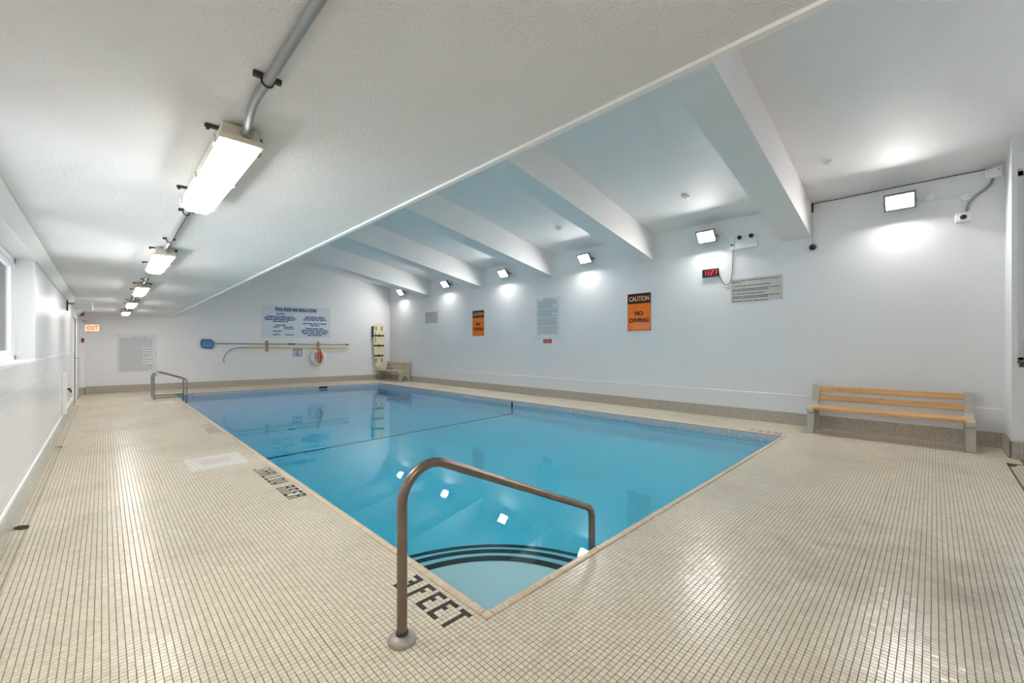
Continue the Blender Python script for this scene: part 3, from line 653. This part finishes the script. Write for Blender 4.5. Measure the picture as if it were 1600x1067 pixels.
FL = [(.356, 'lit floodlight on the wall above the pine bench'), (3.19, 'lit floodlight on the wall above the red digital clock'), (6.14, 'lit floodlight between the second and third ceiling beams from the hanging ball'),
      (9.12, 'lit floodlight between the third and fourth ceiling beams from the hanging ball'), (12.12, 'lit floodlight above the small grey notice by the end wall'), (15.21, 'lit floodlight in the corner above the spine board')]
for k, (y, lab) in enumerate(FL):
    o = f0 if k == 0 else copy_tree(f0); o.matrix_world = at_right(y, 3.60); tag(o, lab, 'floodlight', 'floodlights along the white wall')

# ------------------------------------------------------------------ ceiling detectors
b = MB(); b.lathe([(.062, 0), (.062, .018), (.05, .034), (.02, .04)], n=24); det0 = None
def on_ceil(x, y):
    r = ray(x, y); t = (3.9 + SL * RW - H) / (r[2] + SL * r[0]); return np.array([0, 0, H]) + r * t
cn = Vector((-SL, 0, -1)).normalized()
for (px_, py_, lab) in ((1293, 253, 'white round detector on the sloping ceiling above the pine bench'), (1072, 307, 'white round detector on the sloping ceiling above the digital clock'), (875, 357, 'white round detector on the sloping ceiling between third and second beams')):
    p = on_ceil(px_, py_)
    if det0 is None: o = det0 = b.build('ceiling_detector', M['white'], None, smooth=True); bb = MB(); bb.lathe([(.03, .036), (.03, .046), (.012, .05)], n=16); bb.build('sensor_cap', M['white'], o)
    else: o = copy_tree(det0)
    o.matrix_world = frame(p, (0, -1, 0), Vector(cn).cross(Vector((0, -1, 0)))); tag(o, lab, 'detector', 'detectors on the sloping ceiling')

# ------------------------------------------------------------------ print helpers
def text_mesh(s, size, width=None, bold=0.0):
    cu = bpy.data.curves.new('t', 'FONT'); cu.body = s; cu.size = size; cu.align_x = 'CENTER'; cu.align_y = 'CENTER'; cu.offset = bold; cu.resolution_u = 3
    ob = bpy.data.objects.new('t', cu); C.objects.link(ob); dg = bpy.context.evaluated_depsgraph_get(); me = bpy.data.meshes.new_from_object(ob.evaluated_get(dg))
    bpy.data.objects.remove(ob); bpy.data.curves.remove(cu)
    co = np.zeros(len(me.vertices) * 3); me.vertices.foreach_get('co', co); co = co.reshape(-1, 3)
    co -= (co.max(0) + co.min(0)) / 2
    if width: co[:, 0] *= width / (co[:, 0].max() - co[:, 0].min())
    me.vertices.foreach_set('co', co.ravel()); return me
def letter(parent, s, x, y, size, m, z, width=None, bold=0.0):
    me = text_mesh(s, size, width, bold); me.materials.append(m); me.name = 'lettering'; o = link('lettering', me, parent); o.location = (x, y, z); return o
def lines(parent, rows, m, z, name='printed_lines'):  # rows: (x0, x1, y, height); broken into words
    b = MB(); rnd = random.Random(len(rows))
    for x0, x1, y, h in rows:
        x = x0
        while x < x1 - .01:
            wd = min(rnd.uniform(1.6, 6.5) * h, x1 - x); b.add([(x, y - h / 2, z), (x + wd, y - h / 2, z), (x + wd, y + h / 2, z), (x, y + h / 2, z)], [(0, 1, 2, 3)]); x += wd + h * .55
    o = b.build(name, m, parent); o['kind'] = 'stuff'; return o
def sign(name, m4, w_, h_, th, m, label, cat='sign', bolts=True, bm=None):
    b = MB(); b.rbox(-w_ / 2, w_ / 2, -h_ / 2, h_ / 2, 0.001, th, .0015); o = b.build(name, m, None, mat4=m4)
    tag(o, label, cat)
    if bolts:
        for sx in (-1, 1):
            for sy in (-1, 1):
                b = MB(); b.lathe([(.008, th - .001), (.008, th + .003), (.004, th + .005)], c=(sx * (w_ / 2 - .025), sy * (h_ / 2 - .025), 0), n=10); b.build('bolt', bm or M['alu'], o)
    return o
def mid_right(p0, p1, p2):                        # centre and size from three pixels: top-left, top-right, bottom-left
    a, b_, c = on_x(*p0, RW), on_x(*p1, RW), on_x(*p2, RW); return (a[1] + b_[1]) / 2, (a[2] + c[2]) / 2, abs(a[1] - b_[1]), abs(a[2] - c[2])

for (pp, lab) in ((((981, 460), (1017, 457), (981, 517)), 'orange and black CAUTION NO DIVING sign beside the clock wall section'), (((738, 486), (757, 484), (738, 525)), 'orange and black CAUTION NO DIVING sign next to the small grey notice')):
    y, z, w_, h_ = mid_right(*pp); w_ = .58
    o = sign('caution_sign', at_right(y, z), w_, h_, .006, M['orange'], lab.replace('beside the clock wall section', 'between the clock and the pale blue notice'), bm=M['sign_black'])
    b = MB(); b.box(-w_ / 2 + .004, w_ / 2 - .004, h_ / 2 - .235, h_ / 2 - .004, .006, .0075); b.build('black_header', M['sign_black'], o)
    b = MB(); e = .007
    for (x0, x1, y0, y1) in ((-w_ / 2, w_ / 2, -h_ / 2, -h_ / 2 + e), (-w_ / 2, -w_ / 2 + e, -h_ / 2, h_ / 2), (w_ / 2 - e, w_ / 2, -h_ / 2, h_ / 2)): b.box(x0, x1, y0, y1, .006, .0072)
    b.build('border', M['sign_black'], o)
    letter(o, 'CAUTION', 0, h_ / 2 - .122, .15, M['peach'], .009, .50, .004); letter(o, 'NO', 0, -.03, .13, M['sign_black'], .009, .21, .006); letter(o, 'DIVING', 0, -.19, .13, M['sign_black'], .009, .48, .006)
y, z, w_, h_ = mid_right((664, 488), (685, 487), (664, 506))
o = sign('notice_plate', at_right(y, z), .86, .43, .005, M['sign_grey'], 'small grey notice plate with lines of print next to an orange sign')
lines(o, [(-.39, .3 - .2 * (k % 2), .16 - .08 * k, .022) for k in range(5)], M['ink'], .0065)
y, z, w_, h_ = mid_right((838, 467), (875, 464), (838, 528))
o = sign('notice_board', at_right(y, z), w_, h_, .006, M['sign_blue'], 'tall pale blue acrylic notice with many lines of small print')
rr = random.Random(4); lines(o, [(-.18, .22, .5, .02)] + [(-w_ / 2 + .07, w_ / 2 - .08 - rr.choice((0, 0, .03, .2)), .455 - k * .036 - (k // 6) * .022, .015) for k in range(24)], M['ink'], .0075)
y, z, w_, h_ = mid_right((849, 530), (862, 530), (849, 536))
o = sign('small_plate', at_right(y, z), .30, .11, .004, M['maroon'], 'small maroon plate below the tall pale blue notice', bolts=False); lines(o, [(-.12, .12, .025, .02), (-.12, .1, -.02, .02)], M['peach'], .0055)
y, z, w_, h_ = mid_right((1142, 437), (1223, 430), (1141, 472))
o = sign('notice_plate', at_right(y, z), w_, h_, .006, M['sign_grey'], 'wide grey notice plate with lines of print below the emergency lamp')
for sy in (-1, 1):
    b = MB(); b.lathe([(.008, .005), (.008, .009), (.004, .011)], c=(0, sy * (h_ / 2 - .02), 0), n=10); b.build('bolt', M['alu'], o)
X0 = -w_ / 2 + .03
lines(o, [(X0, X0 + wd, h_ / 2 - .045 - t * .049, .014) for t, wd in ((0, .80), (.62, .16), (2, .66), (3.3, .80), (3.9, .62), (5.1, .55), (6.2, .80), (6.8, .62), (8.0, .62))], M['ink_dark'], .0075)
# far wall notices
def far_sign(name, tl, tr, bl, th, m, label, **k):
    a, b_, c = on_far(*tl), on_far(*tr), on_far(*bl); w_ = np.linalg.norm((b_ - a)[:2]); h_ = abs(a[2] - c[2]); cx_ = (a[0] + b_[0]) / 2
    return sign(name, at_far(cx_, (a[2] + c[2]) / 2), w_, h_, th, m, label, **k), w_, h_
o, w_, h_ = far_sign('pool_rules_board', (409, 476), (516, 482), (408, 527), .008, M['sign_blue'], 'large pale blue pool rules and regulations board with navy lettering')
letter(o, 'POOL RULES AND REGULATIONS', -.04, h_ * .39, .15, M['navy'], .010, w_ * .6, .009); lines(o, [(-.04 - w_ * .3, -.04 + w_ * .3, h_ * .325, .012)], M['navy'], .0095)
letter(o, 'CAUTION', -w_ * .245, h_ * .24, .10, M['navy'], .010, w_ * .12, .004)
q = w_; u = h_
lines(o, [(-.245 * q - wd * q / 2, -.245 * q + wd * q / 2, yy_ * u, .036) for wd, yy_ in ((.38, .155), (.46, .105), (.42, .055), (.22, .0), (.14, -.115))] + [(-.35 * q, -.25 * q, -.17 * u, .032), (-.2 * q, -.06 * q, -.17 * u, .032), (-.2 * q, -.06 * q, -.225 * u, .03), (-.35 * q, -.23 * q, -.30 * u, .032), (-.3 * q, -.28 * q, -.355 * u, .03), (-.35 * q, -.24 * q, -.41 * u, .032), (-.18 * q, -.06 * q, -.41 * u, .032)] +
      [(.26 * q - wd * q / 2, .26 * q + wd * q / 2, yy_ * u, .036) for wd, yy_ in ((.28, .18), (.32, .13), (.36, .08), (.37, -.04), (.14, -.10), (.28, -.20), (.40, -.255), (.42, -.31), (.38, -.365), (.22, -.42))], M['navy'], .0095)
o, w_, h_ = far_sign('notice_board', (182, 522), (245, 525), (182, 583), .006, M['sign_white'], 'large white notice with grey lines of print near the exit sign', bm=M['dark'])
rr = random.Random(2); lines(o, [(-.15, .25, h_ * .43, .014)] + [(-w_ / 2 + .06, w_ / 2 - .1 - rr.choice((0, 0, 0, .1, .25)), h_ * .39 - k * h_ * .0345, .016) for k in range(25)], M['ink'], .0075)
for sx in (-1, 1):
    b = MB(); b.lathe([(.012, .005), (.012, .010), (.006, .013)], c=(sx * (w_ / 2 - .02), 0, 0), n=10); b.build('bolt', M['dark'], o)
o, w_, h_ = far_sign('safety_notice', (458, 545), (472, 545.6), (458, 557), .005, M['sign_white'], 'small white safety notice with navy border below the poles', bolts=False)
b = MB(); e = .018
for (x0, x1, y0, y1) in ((-w_ / 2, w_ / 2, -h_ / 2, -h_ / 2 + e), (-w_ / 2, w_ / 2, h_ / 2 - e, h_ / 2), (-w_ / 2, -w_ / 2 + e, -h_ / 2, h_ / 2), (w_ / 2 - e, w_ / 2, -h_ / 2, h_ / 2)): b.box(x0, x1, y0, y1, .005, .0065)
b.build('border', M['navy'], o); lines(o, [(-.12, .12, .09, .03), (-.05, .05, .035, .03), (-.09, .09, -.03, .034), (-.07, .07, -.085, .03)], M['navy'], .0065)

# ------------------------------------------------------------------ exit sign, alarm, unit on bracket, small fittings
p = on_far(144.5, 512.5); ex = empty('exit_sign', at_far(p[0], p[2])); tag(ex, 'lit EXIT sign with red letters on a peach face', 'exit sign')
b = MB(); b.rbox(-.155, .155, -.105, .105, 0, .05, .006); b.build('housing', M['cream'], ex)
b = MB(); b.box(-.145, .145, -.095, .095, .05, .054); b.build('face', M['exit_face'], ex)
letter(ex, 'EXIT', .012, 0, .17, M['exit_red'], .056, .225, .004); b = MB(); b.add([(-.135, 0, .056), (-.112, .03, .056), (-.112, -.03, .056)], [(0, 2, 1)]); b.build('arrow', M['exit_red'], ex)
b = MB(); b.rbox(-.045, .045, -.06, .06, 0, .05, .006); o = b.build('alarm_sounder', M['red_box'], None, mat4=frame((-.445, 17.22, 1.4 + .0), (1, 0, 0), (0, 0, 1)))
def on_y(x, y, Y): r = ray(x, y); return np.array([0, 0, H]) + r * (Y / r[1])
p = on_y(122, 490, 17.2); o.location = (-.445, 17.22, p[2]); b = MB(); b.lathe([(.03, .05), (.024, .058), (.01, .06)], n=16); b.build('strobe', M['red_box'], o); tag(o, 'red square fire alarm sounder on the narrow corner pier', 'alarm')
p = on_y(123, 531.5, 17.2); b = MB(); b.rbox(-.03, .03, -.06, .06, 0, .04, .005); b.box(-.02, .02, -.015, .01, .04, .055); o = b.build('alarm_pull_station', M['maroon'], None, mat4=frame((-.43, 17.22, p[2]), (1, 0, 0), (0, 0, 1))); tag(o, 'small dark red pull station on the pier below the alarm', 'alarm')
p = on_y(125, 502, 17.2); b = MB(); b.tube([(0, 0, 0), (0, 0, .05), (.03, .02, .08)], .01, 8); o = b.build('wall_hook', M['dark'], None, mat4=frame((-.42, 17.22, p[2]), (1, 0, 0), (0, 0, 1))); tag(o, 'small dark hook on the corner pier under the red sounder', 'hook')
un = empty('wall_unit'); un.location = (LW, 11.75, 2.2); tag(un, 'white boxed unit on a dark bracket under the low ceiling by the door', 'wall unit')
b = MB(); b.box(0, .02, -.06, .06, -.11, .085); b.build('mounting_plate', M['dark'], un)
b = MB(); b.tube([(.015, 0, .03), (.2, 0, .03)], .018, 10); b.build('arm', M['galv'], un)
b = MB(); b.rbox(.10, .36, -.09, .09, -.10, .07, .012); b.build('housing', M['white'], un)
tp = empty('wall_tap'); tp.location = (LW, 11.17, .614); tag(tp, 'small black tap fitting low on the white wall', 'tap')
b = MB(); b.lathe([(.03, .002), (.03, .012), (.014, .016), (.014, .07)], axis=0, n=14); b.build('stem', M['black'], tp); b = MB(); b.box(.05, .075, -.06, .06, -.012, .012); b.build('handle', M['black'], tp); b = MB(); b.tube([(.045, 0, 0), (.075, 0, -.03), (.08, 0, -.065)], .012, 8); b.build('spout', M['black'], tp)
b = MB(); b.rbox(LW + .006, LW + .06, 10.35, 10.50, .245, .95, .006); o = b.build('pipe_cover', M['white'], None); tag(o, 'narrow white pipe cover standing against the tiled wall', 'pipe cover')

# ------------------------------------------------------------------ emergency lamp, clock, camera, cables on the long wall
el = empty('emergency_light', at_right(2.50, 3.42)); tag(el, 'white emergency light with two black lamp heads beside the clock cord', 'emergency light')
b = MB(); b.rbox(-.19, .19, -.13, .10, 0, .08, .01); b.build('housing', M['white'], el); b = MB(); b.box(-.19, .19, -.145, -.13, 0, .10); b.build('bottom_tray', M['white'], el)
for sx, dy in ((-.1, .06), (.1, .06)):
    b = MB(); b.lathe([(.02, .08), (.02, .10), (.036, .105), (.04, .135), (.034, .14)], c=(sx, dy, 0), n=18); b.build('lamp_head', M['black'], el, smooth=True)
so = empty('power_socket', at_right(2.76, 3.42)); tag(so, 'white surface socket feeding the clock cord', 'socket'); b = MB(); b.rbox(-.045, .045, -.14, .15, 0, .045, .006); b.build('box', M['white'], so); b = MB(); b.box(-.015, .015, -.06, -.03, .045, .07); b.build('plug', M['black'], so)
y, z, w_, h_ = mid_right((1099, 422), (1122, 420), (1099, 434)); ck = empty('digital_clock', at_right(y, z)); tag(ck, 'black digital wall clock showing 11 27 in red', 'clock')
b = MB(); b.rbox(-.155, .155, -.08, .08, 0, .035, .006); b.build('case', M['black'], ck)
SEG = {'1': 'bc', '2': 'abged', '7': 'abc'}
for k, ch in enumerate('1127'):
    b = MB(); x0 = (-.10, -.045, .035, .105)[k]; w2, h2, t = .018, .045, .0045; sk = lambda y: y * .12
    for s in SEG[ch]:
        xa, xb, ya, yb = dict(a=(-w2, w2, h2, h2), g=(-w2, w2, 0, 0), d=(-w2, w2, -h2, -h2), b=(w2, w2, 0, h2), c=(w2, w2, -h2, 0), e=(-w2, -w2, -h2, 0), f=(-w2, -w2, 0, h2))[s]
        qd = [(xa - t, ya - t), (xb + t, ya - t), (xb + t, yb + t), (xa - t, yb + t)]
        b.add([(x0 + px_ + sk(py_), py_, .0365) for px_, py_ in qd], [(0, 1, 2, 3)])
    b.build('digit', M['led'], ck)
b = MB(); pts = []
for t in np.linspace(0, 1, 22):
    px_ = [(1122, 425), (1127, 437), (1134, 444.5), (1141, 441), (1144, 425), (1145.2, 400), (1145.6, 392)]
    f_ = t * (len(px_) - 1); i0 = min(int(f_), len(px_) - 2); a = f_ - i0; P0, P1, P2, P3 = [np.array(px_[max(0, min(len(px_) - 1, i0 + d))], float) for d in (-1, 0, 1, 2)]
    q = .5 * ((2 * P1) + (-P0 + P2) * a + (2 * P0 - 5 * P1 + 4 * P2 - P3) * a * a + (-P0 + 3 * P1 - 3 * P2 + P3) * a ** 3)
    pts.append(on_x(q[0], q[1], RW - .014 if .12 < t < .9 else RW - .03))
b.tube(pts, .006, 8); o = b.build('clock_cord', M['black'], None, smooth=True); tag(o, 'thin black cord looping from the digital clock to the socket', 'cord')
hb = empty('hanging_ball'); hb.location = (RW - .05, 1.465, 3.113); tag(hb, 'black ball hanging on a wire from a bracket beside the beam', 'hanging ball')
b = MB(); b.lathe([(.004, -.052), (.03, -.045), (.048, -.02), (.052, 0), (.048, .02), (.03, .045), (.004, .052)], n=20); b.build('ball', M['black'], hb, smooth=True)
b = MB(); b.tube([(0, 0, .05), (0, 0, .66)], .004, 6); b.build('wire', M['galv'], hb); b = MB(); b.box(-.012, .012, -.012, .012, .60, .76); b.box(-.01, .048, -.012, .012, .735, .76); b.build('bracket', M['dark'], hb)
b = MB(); b.tube([(RW - .012, 1.45, 3.875), (RW - .012, 1.1, 3.87), (RW - .012, .4, 3.875), (RW - .012, -.2, 3.872), (RW - .012, -.58, 3.87)], .007, 6); o = b.build('wall_cable', M['dark'], None, smooth=True); tag(o, 'thin dark cable along the top of the wall to the junction box', 'cable')
sc_ = empty('security_camera', at_right(-.30, 3.25)); tag(sc_, 'white dome security camera with grey flexible conduit above the pine bench', 'camera')
b = MB(); b.rbox(-.08, .08, -.075, .06, 0, .06, .014); b.build('base', M['white'], sc_)
b = MB(); b.lathe([(.055, 0), (.055, .03), (.045, .045)], c=(0, -.012, .058), n=20); b.build('collar', M['white'], sc_); b = MB(); b.lathe([(.034, 0), (.030, .018), (.012, .03)], c=(0, -.016, .102), n=20); b.build('dome', M['black'], sc_, smooth=True)
b = MB(); b.tube([tuple(np.array([-(q[1] + .30), q[2] - 3.25, .022])) for q in [on_x(*p, RW) for p in ((1510, 330), (1514, 318), (1524, 307), (1538, 297), (1548, 288), (1551.5, 280))]], .016, 10); b.build('flexible_conduit', M['galv'], sc_, smooth=True)
jb = empty('junction_box', at_right(-.585, 3.80)); tag(jb, 'white square junction box in the top corner above the security camera', 'junction box'); b = MB(); b.rbox(-.075, .075, -.075, .06, 0, .06, .008); b.build('box', M['white'], jb)
for sx in (-1, 1):
    b = MB(); b.lathe([(.007, .06), (.007, .064)], c=(sx * .05, .03, 0), n=8); b.build('screw', M['dark'], jb)
b = MB(); b.lathe([(.06, 0), (.06, .02), (.05, .026)], n=24); o = b.build('round_cover_plate', M['white'], None, mat4=at_right(-.325, 3.535)); tag(o, 'white round cover plate between floodlight and junction box', 'cover plate')
b = MB(); b.lathe([(.008, .026), (.008, .03)], c=(.03, 0, 0), n=8); b.build('screw', M['galv'], o)
b = MB(); b.tube([(RW - .012, .10, 3.585), (RW - .012, -.26, 3.54)], .01, 8); o = b.build('wall_conduit', M['white'], None); tag(o, 'thin white conduit from floodlight to round cover plate', 'conduit')

# ------------------------------------------------------------------ rescue gear on the end wall
def fx(p): q = on_far(*p); return q[0], q[2]
# local frame on the far wall: origin at x=5
def lw(p, off): q = on_far(*p); return (float((q[0] - 5) * math.sqrt(1 + FB * FB)), float(q[2] - 1.4), off)
WF = at_far(5, 1.4)
sk = empty('skimmer_net', WF); tag(sk, 'grey pole with a blue leaf skimmer net hung on the end wall', 'skimmer net')
pa, pb = lw((334, 536.6), .07), lw((544, 538.4), .07)
b = MB(); b.tube([pa, pb], .016, 10); b.build('pole', M['alu'], sk, smooth=True)
for (p, q) in (((450, 537.4), (461, 537.6)), ((539, 538.3), (544, 538.5))):
    b = MB(); b.tube([lw(p, .07), lw(q, .07)], .024, 10); b.build('grip', M['black'], sk, smooth=True)
ol = [lw(p, .07) for p in ((333, 533.5), (328, 530.5), (316, 530.5), (314, 533), (314.5, 541), (317, 543.3), (330, 544.2), (333, 541))]
b = MB(); b.tube(ol + [ol[0]], .014, 8); b.build('net_rim', M['blue_rim'], sk)
b = MB(); cxy = np.mean(ol, 0) + [0, 0, -.05]; inner = [tuple(np.array(p) * .55 + cxy * .45 + [0, 0, -.0]) for p in ol]; n = len(ol)
b.add(ol + inner + [tuple(cxy)], [(k, (k + 1) % n, n + (k + 1) % n, n + k) for k in range(n)] + [(n + k, n + (k + 1) % n, 2 * n) for k in range(n)]); b.build('net_bag', M['blue_net'], sk)
hk = empty('rescue_hook', WF); tag(hk, 'yellow pole with a curved metal rescue hook hung on the end wall', 'rescue hook')
b = MB(); b.tube([lw((388, 542.8), .07), lw((544, 544.2), .07)], .02, 10); b.build('pole', M['yellow'], hk, smooth=True)
b = MB(); b.tube([lw(p, .07) for p in ((390, 542.8), (378, 542.6), (369, 543.3), (361, 546), (354.5, 551), (350.5, 557), (349, 562), (350.5, 567.5))], .014, 10); b.build('hook', M['alu'], hk, smooth=True)
for p, lab in (((417, 541), 'wooden wall hanger holding the poles near the hooked ends'), ((497, 541.5), 'wooden wall hanger holding the poles above the life ring')):
    o = empty('pole_hanger', at_far(on_far(*p)[0], on_far(*p)[2])); tag(o, lab, 'hanger', 'wooden hangers for the poles')
    b = MB(); b.rbox(-.045, .045, -.20, .20, 0, .03, .006); b.build('back_board', M['hanger'], o)
    for yy_ in (.055, -.095):
        b = MB(); b.tube([(0, yy_, .03), (0, yy_, .11), (0, yy_ + .05, .12)], .012, 8); b.build('peg', M['hanger'], o)
c = on_far(496.5, 558.5); lr = empty('life_ring', at_far(c[0], c[2], .035)); tag(lr, 'white life ring hung on the end wall below the poles', 'life ring')
b = MB(); n, m = 36, 12; R_, r_ = .215, .075; vs = [((R_ + r_ * math.cos(2 * math.pi * k / m)) * math.cos(2 * math.pi * i / n), (R_ + r_ * math.cos(2 * math.pi * k / m)) * math.sin(2 * math.pi * i / n), .06 + r_ * .75 * math.sin(2 * math.pi * k / m)) for i in range(n) for k in range(m)]
b.add(vs, [(i * m + k, ((i + 1) % n) * m + k, ((i + 1) % n) * m + (k + 1) % m, i * m + (k + 1) % m) for i in range(n) for k in range(m)]); b.build('ring_body', M['ring'], lr, smooth=True)
for a0 in (45, 135, 225, 315):
    b = MB(); aa = math.radians(a0); b.tube([((R_ + (r_ + .006) * math.cos(t)) * math.cos(aa), (R_ + (r_ + .006) * math.cos(t)) * math.sin(aa), .06 + (r_ * .75 + .006) * math.sin(t)) for t in np.linspace(0, 2 * math.pi, 15)], .012, 6); b.build('band', M['sign_white'], lr, smooth=True)
rp = empty('rope_coil', at_far(c[0] + .02, c[2], .19)); tag(rp, 'orange rope coil hanging from the wooden hanger over the life ring', 'rope')
for k in range(5):
    b = MB(); hw = .035 + .012 * k; top = .34; bot = -.20 + .025 * (k % 3)
    b.tube([(-.01, top, .0), (-hw * .7, top - .12, .01 * k), (-hw, .0, .012 * k), (-hw * .6, bot, .012 * k), (hw * .4, bot - .02, .012 * k), (hw, .02, .012 * k), (hw * .7, top - .12, .01 * k), (.01, top, .0)], .012, 8); b.build('loop', M['orange_rope'], rp, smooth=True)
b = MB(); b.tube([(-.03, .16, .05), (.0, .17, .07), (.03, .16, .05), (.0, .15, -.01), (-.03, .16, .05)], .016, 8); b.build('binding', M['orange_rope'], rp, smooth=True)
# spine board
c = on_far(590.5, 540); sb = empty('spine_board', at_far(c[0], c[2], .02)); tag(sb, 'cream spine board with dark straps hung on the end wall above the old bench', 'spine board')
hL = 0.93; ol = [(-.10, hL), (.10, hL), (.17, hL - .05), (.205, hL - .16), (.22, hL - .5), (.215, -.1), (.18, -.55), (.135, -.83), (.09, -.91), (-.09, -.91), (-.135, -.83), (-.18, -.55), (-.215, -.1), (-.22, hL - .5), (-.205, hL - .16), (-.17, hL - .05)]
b = MB(); b.prism(ol, 2, .06, .10); b.build('board', M['board'], sb)
b = MB(); b.box(-.26, -.20, .35, hL - .12, .0, .07); b.build('head_block_case', M['strap'], sb)
for yy_ in (.42, .0, -.42):
    hw = .222 if yy_ > -.2 else .20
    b = MB(); b.box(-hw, hw, yy_ - .03, yy_ + .03, .10, .108); b.box(-.05, .04, yy_ - .045, yy_ + .045, .108, .128); b.build('strap', M['strap'], sb)
for sx in (-1, 1):
    for yy_ in (.72, -.62):
        b = MB(); b.rbox(sx * .12 - .018, sx * .12 + .018, yy_ - .09, yy_ + .09, .099, .103, .001); b.build('hand_hole', M['strap'], sb)
b = MB(); b.box(-.16, -.14, .1, .60, .10, .106); b.build('side_strap', M['strap'], sb)

# ------------------------------------------------------------------ benches
def bench(m_end, m_slat, Lb):
    r = empty('bench')                            # local: x = depth (0 front .. .57 back), y along the bench, z up
    ol = [(.03, 0), (.135, 0), (.155, .08), (.20, .19), (.26, .245), (.33, .245), (.39, .19), (.43, .08), (.455, 0), (.565, 0), (.545, .10), (.50, .24), (.49, .33), (.505, .46), (.555, .66), (.575, .785), (.565, .80), (.50, .80), (.49, .79), (.465, .66), (.43, .50), (.40, .455), (.10, .435), (.02, .44), (-.005, .425), (-.01, .39), (0, .355), (.03, .335), (.075, .325), (.065, .28), (.045, .14)]
    for k, y0 in enumerate((0, Lb - .095)):
        b = MB(); b.prism(ol, 1, y0, y0 + .095); o = b.build('end_frame', m_end, r)
        bv = o.modifiers.new('soft', 'BEVEL'); bv.width = .009; bv.segments = 2; bv.limit_method = 'ANGLE'
    for x0 in (.015, .115, .215, .315):
        b = MB(); b.rbox(x0, x0 + .088, .03, Lb - .03, .405 + x0 * .03, .442 + x0 * .03, .005); b.build('seat_slat', m_slat, r)
    for (x0, z0) in ((.452, .535), (.478, .685)):
        b = MB(); t = math.radians(76); d = np.array([math.cos(t), 0, math.sin(t)]); n = np.array([math.sin(t), 0, -math.cos(t)]); p = np.array([x0, .02, z0]); e = np.array([0, Lb - .04, 0])
        q = [p, p + n * .034, p + n * .034 + d * .086, p + d * .086]; b.hexa(q, [v + e for v in q]); b.build('back_slat', m_slat, r)
    r.scale = (1, 1, .95); return r
o = bench(M['bench'], M['slat'], 1.84); o.location = (8.125, -.395, 0); tag(o, 'bench with fresh pine slats and grey moulded ends under the camera wall', 'bench'); o['label'] = 'bench with fresh pine slats and grey moulded ends below the security camera'
o = bench(M['bench_old'], M['slat_grey'], 1.80); o.location = (8.185, 14.64, 0); tag(o, 'old weathered bench in the corner below the spine board', 'bench')

# ------------------------------------------------------------------ rails
gr = empty('grab_rail'); gr.location = (1.01, 1.77, 0); tag(gr, 'brown grey steel grab rail curving over the pool steps beside 3 FEET marking', 'grab rail')
def rail_path(top, run_, drop, r1, r2, bot, ang):
    """vertical post, bend, sloping rail, bend, vertical leg; in the local xz plane"""
    th = math.radians(ang); p = [(0, 0, 0)]
    cx_, cz_ = r1, top - r1; p += [(cx_ - r1 * math.cos(a), 0, cz_ + r1 * math.sin(a)) for a in np.linspace(0, math.pi / 2 + th, 14)]
    sx_, sz_ = p[-1][0], p[-1][2]; c2x = run_ - r2
    # end of the slope: start of the second bend
    bx = c2x + r2 * math.sin(th); dz = (bx - sx_) * math.tan(th); bz = sz_ - dz; c2z = bz - r2 * math.cos(th)
    p += [(c2x + r2 * math.cos(a), 0, c2z + r2 * math.sin(a)) for a in np.linspace(math.pi / 2 - th, 0, 8)]
    p.append((run_, 0, bot)); return p
b = MB(); b.tube(rail_path(.815, 1.56, 0, .17, .10, -.5, 24.3), .0245, 18); b.build('pipe', M['steel'], gr, smooth=True)
b = MB(); b.lathe([(.066, 0), (.066, .012), (.060, .022), (.036, .034), (.027, .036)], n=28); b.build('escutcheon', M['flange'], gr, smooth=True)
b = MB(); b.lathe([(.029, .034), (.029, .05), (.0255, .052)], n=20); b.build('collar', M['dark'], gr)
for k, (y, lab) in enumerate(((14.25, 'steel ladder handrail at the deep end with low cross bar, beside the white tiles'), (14.86, 'steel ladder handrail at the deep end with low cross bar, towards the end wall'))):
    if k == 0:
        lr_ = empty('ladder_rail'); b = MB(); b.tube(rail_path(.70, .68, 0, .14, .07, -.9, 21), .021, 12); b.build('pipe', M['steel_bright'], lr_, smooth=True)
        b = MB(); b.tube([(0, 0, .055), (.66, 0, .055)], .019, 12); b.build('cross_bar', M['steel_bright'], lr_, smooth=True)
        b = MB(); b.lathe([(.05, 0), (.05, .006), (.03, .02)], n=20); b.build('escutcheon', M['steel_bright'], lr_)
        o = lr_
    else: o = copy_tree(lr_)
    o.location = (.925, y, 0); tag(o, lab, 'ladder rail', 'ladder handrails at the deep end')
print('tris', sum(sum(len(p.vertices) - 2 for p in o.data.polygons) for o in scene.objects if o.type == 'MESH' and len(o.data.polygons) < 5000) + sum(2 * len(o.data.polygons) for o in scene.objects if o.type == 'MESH' and len(o.data.polygons) >= 5000))
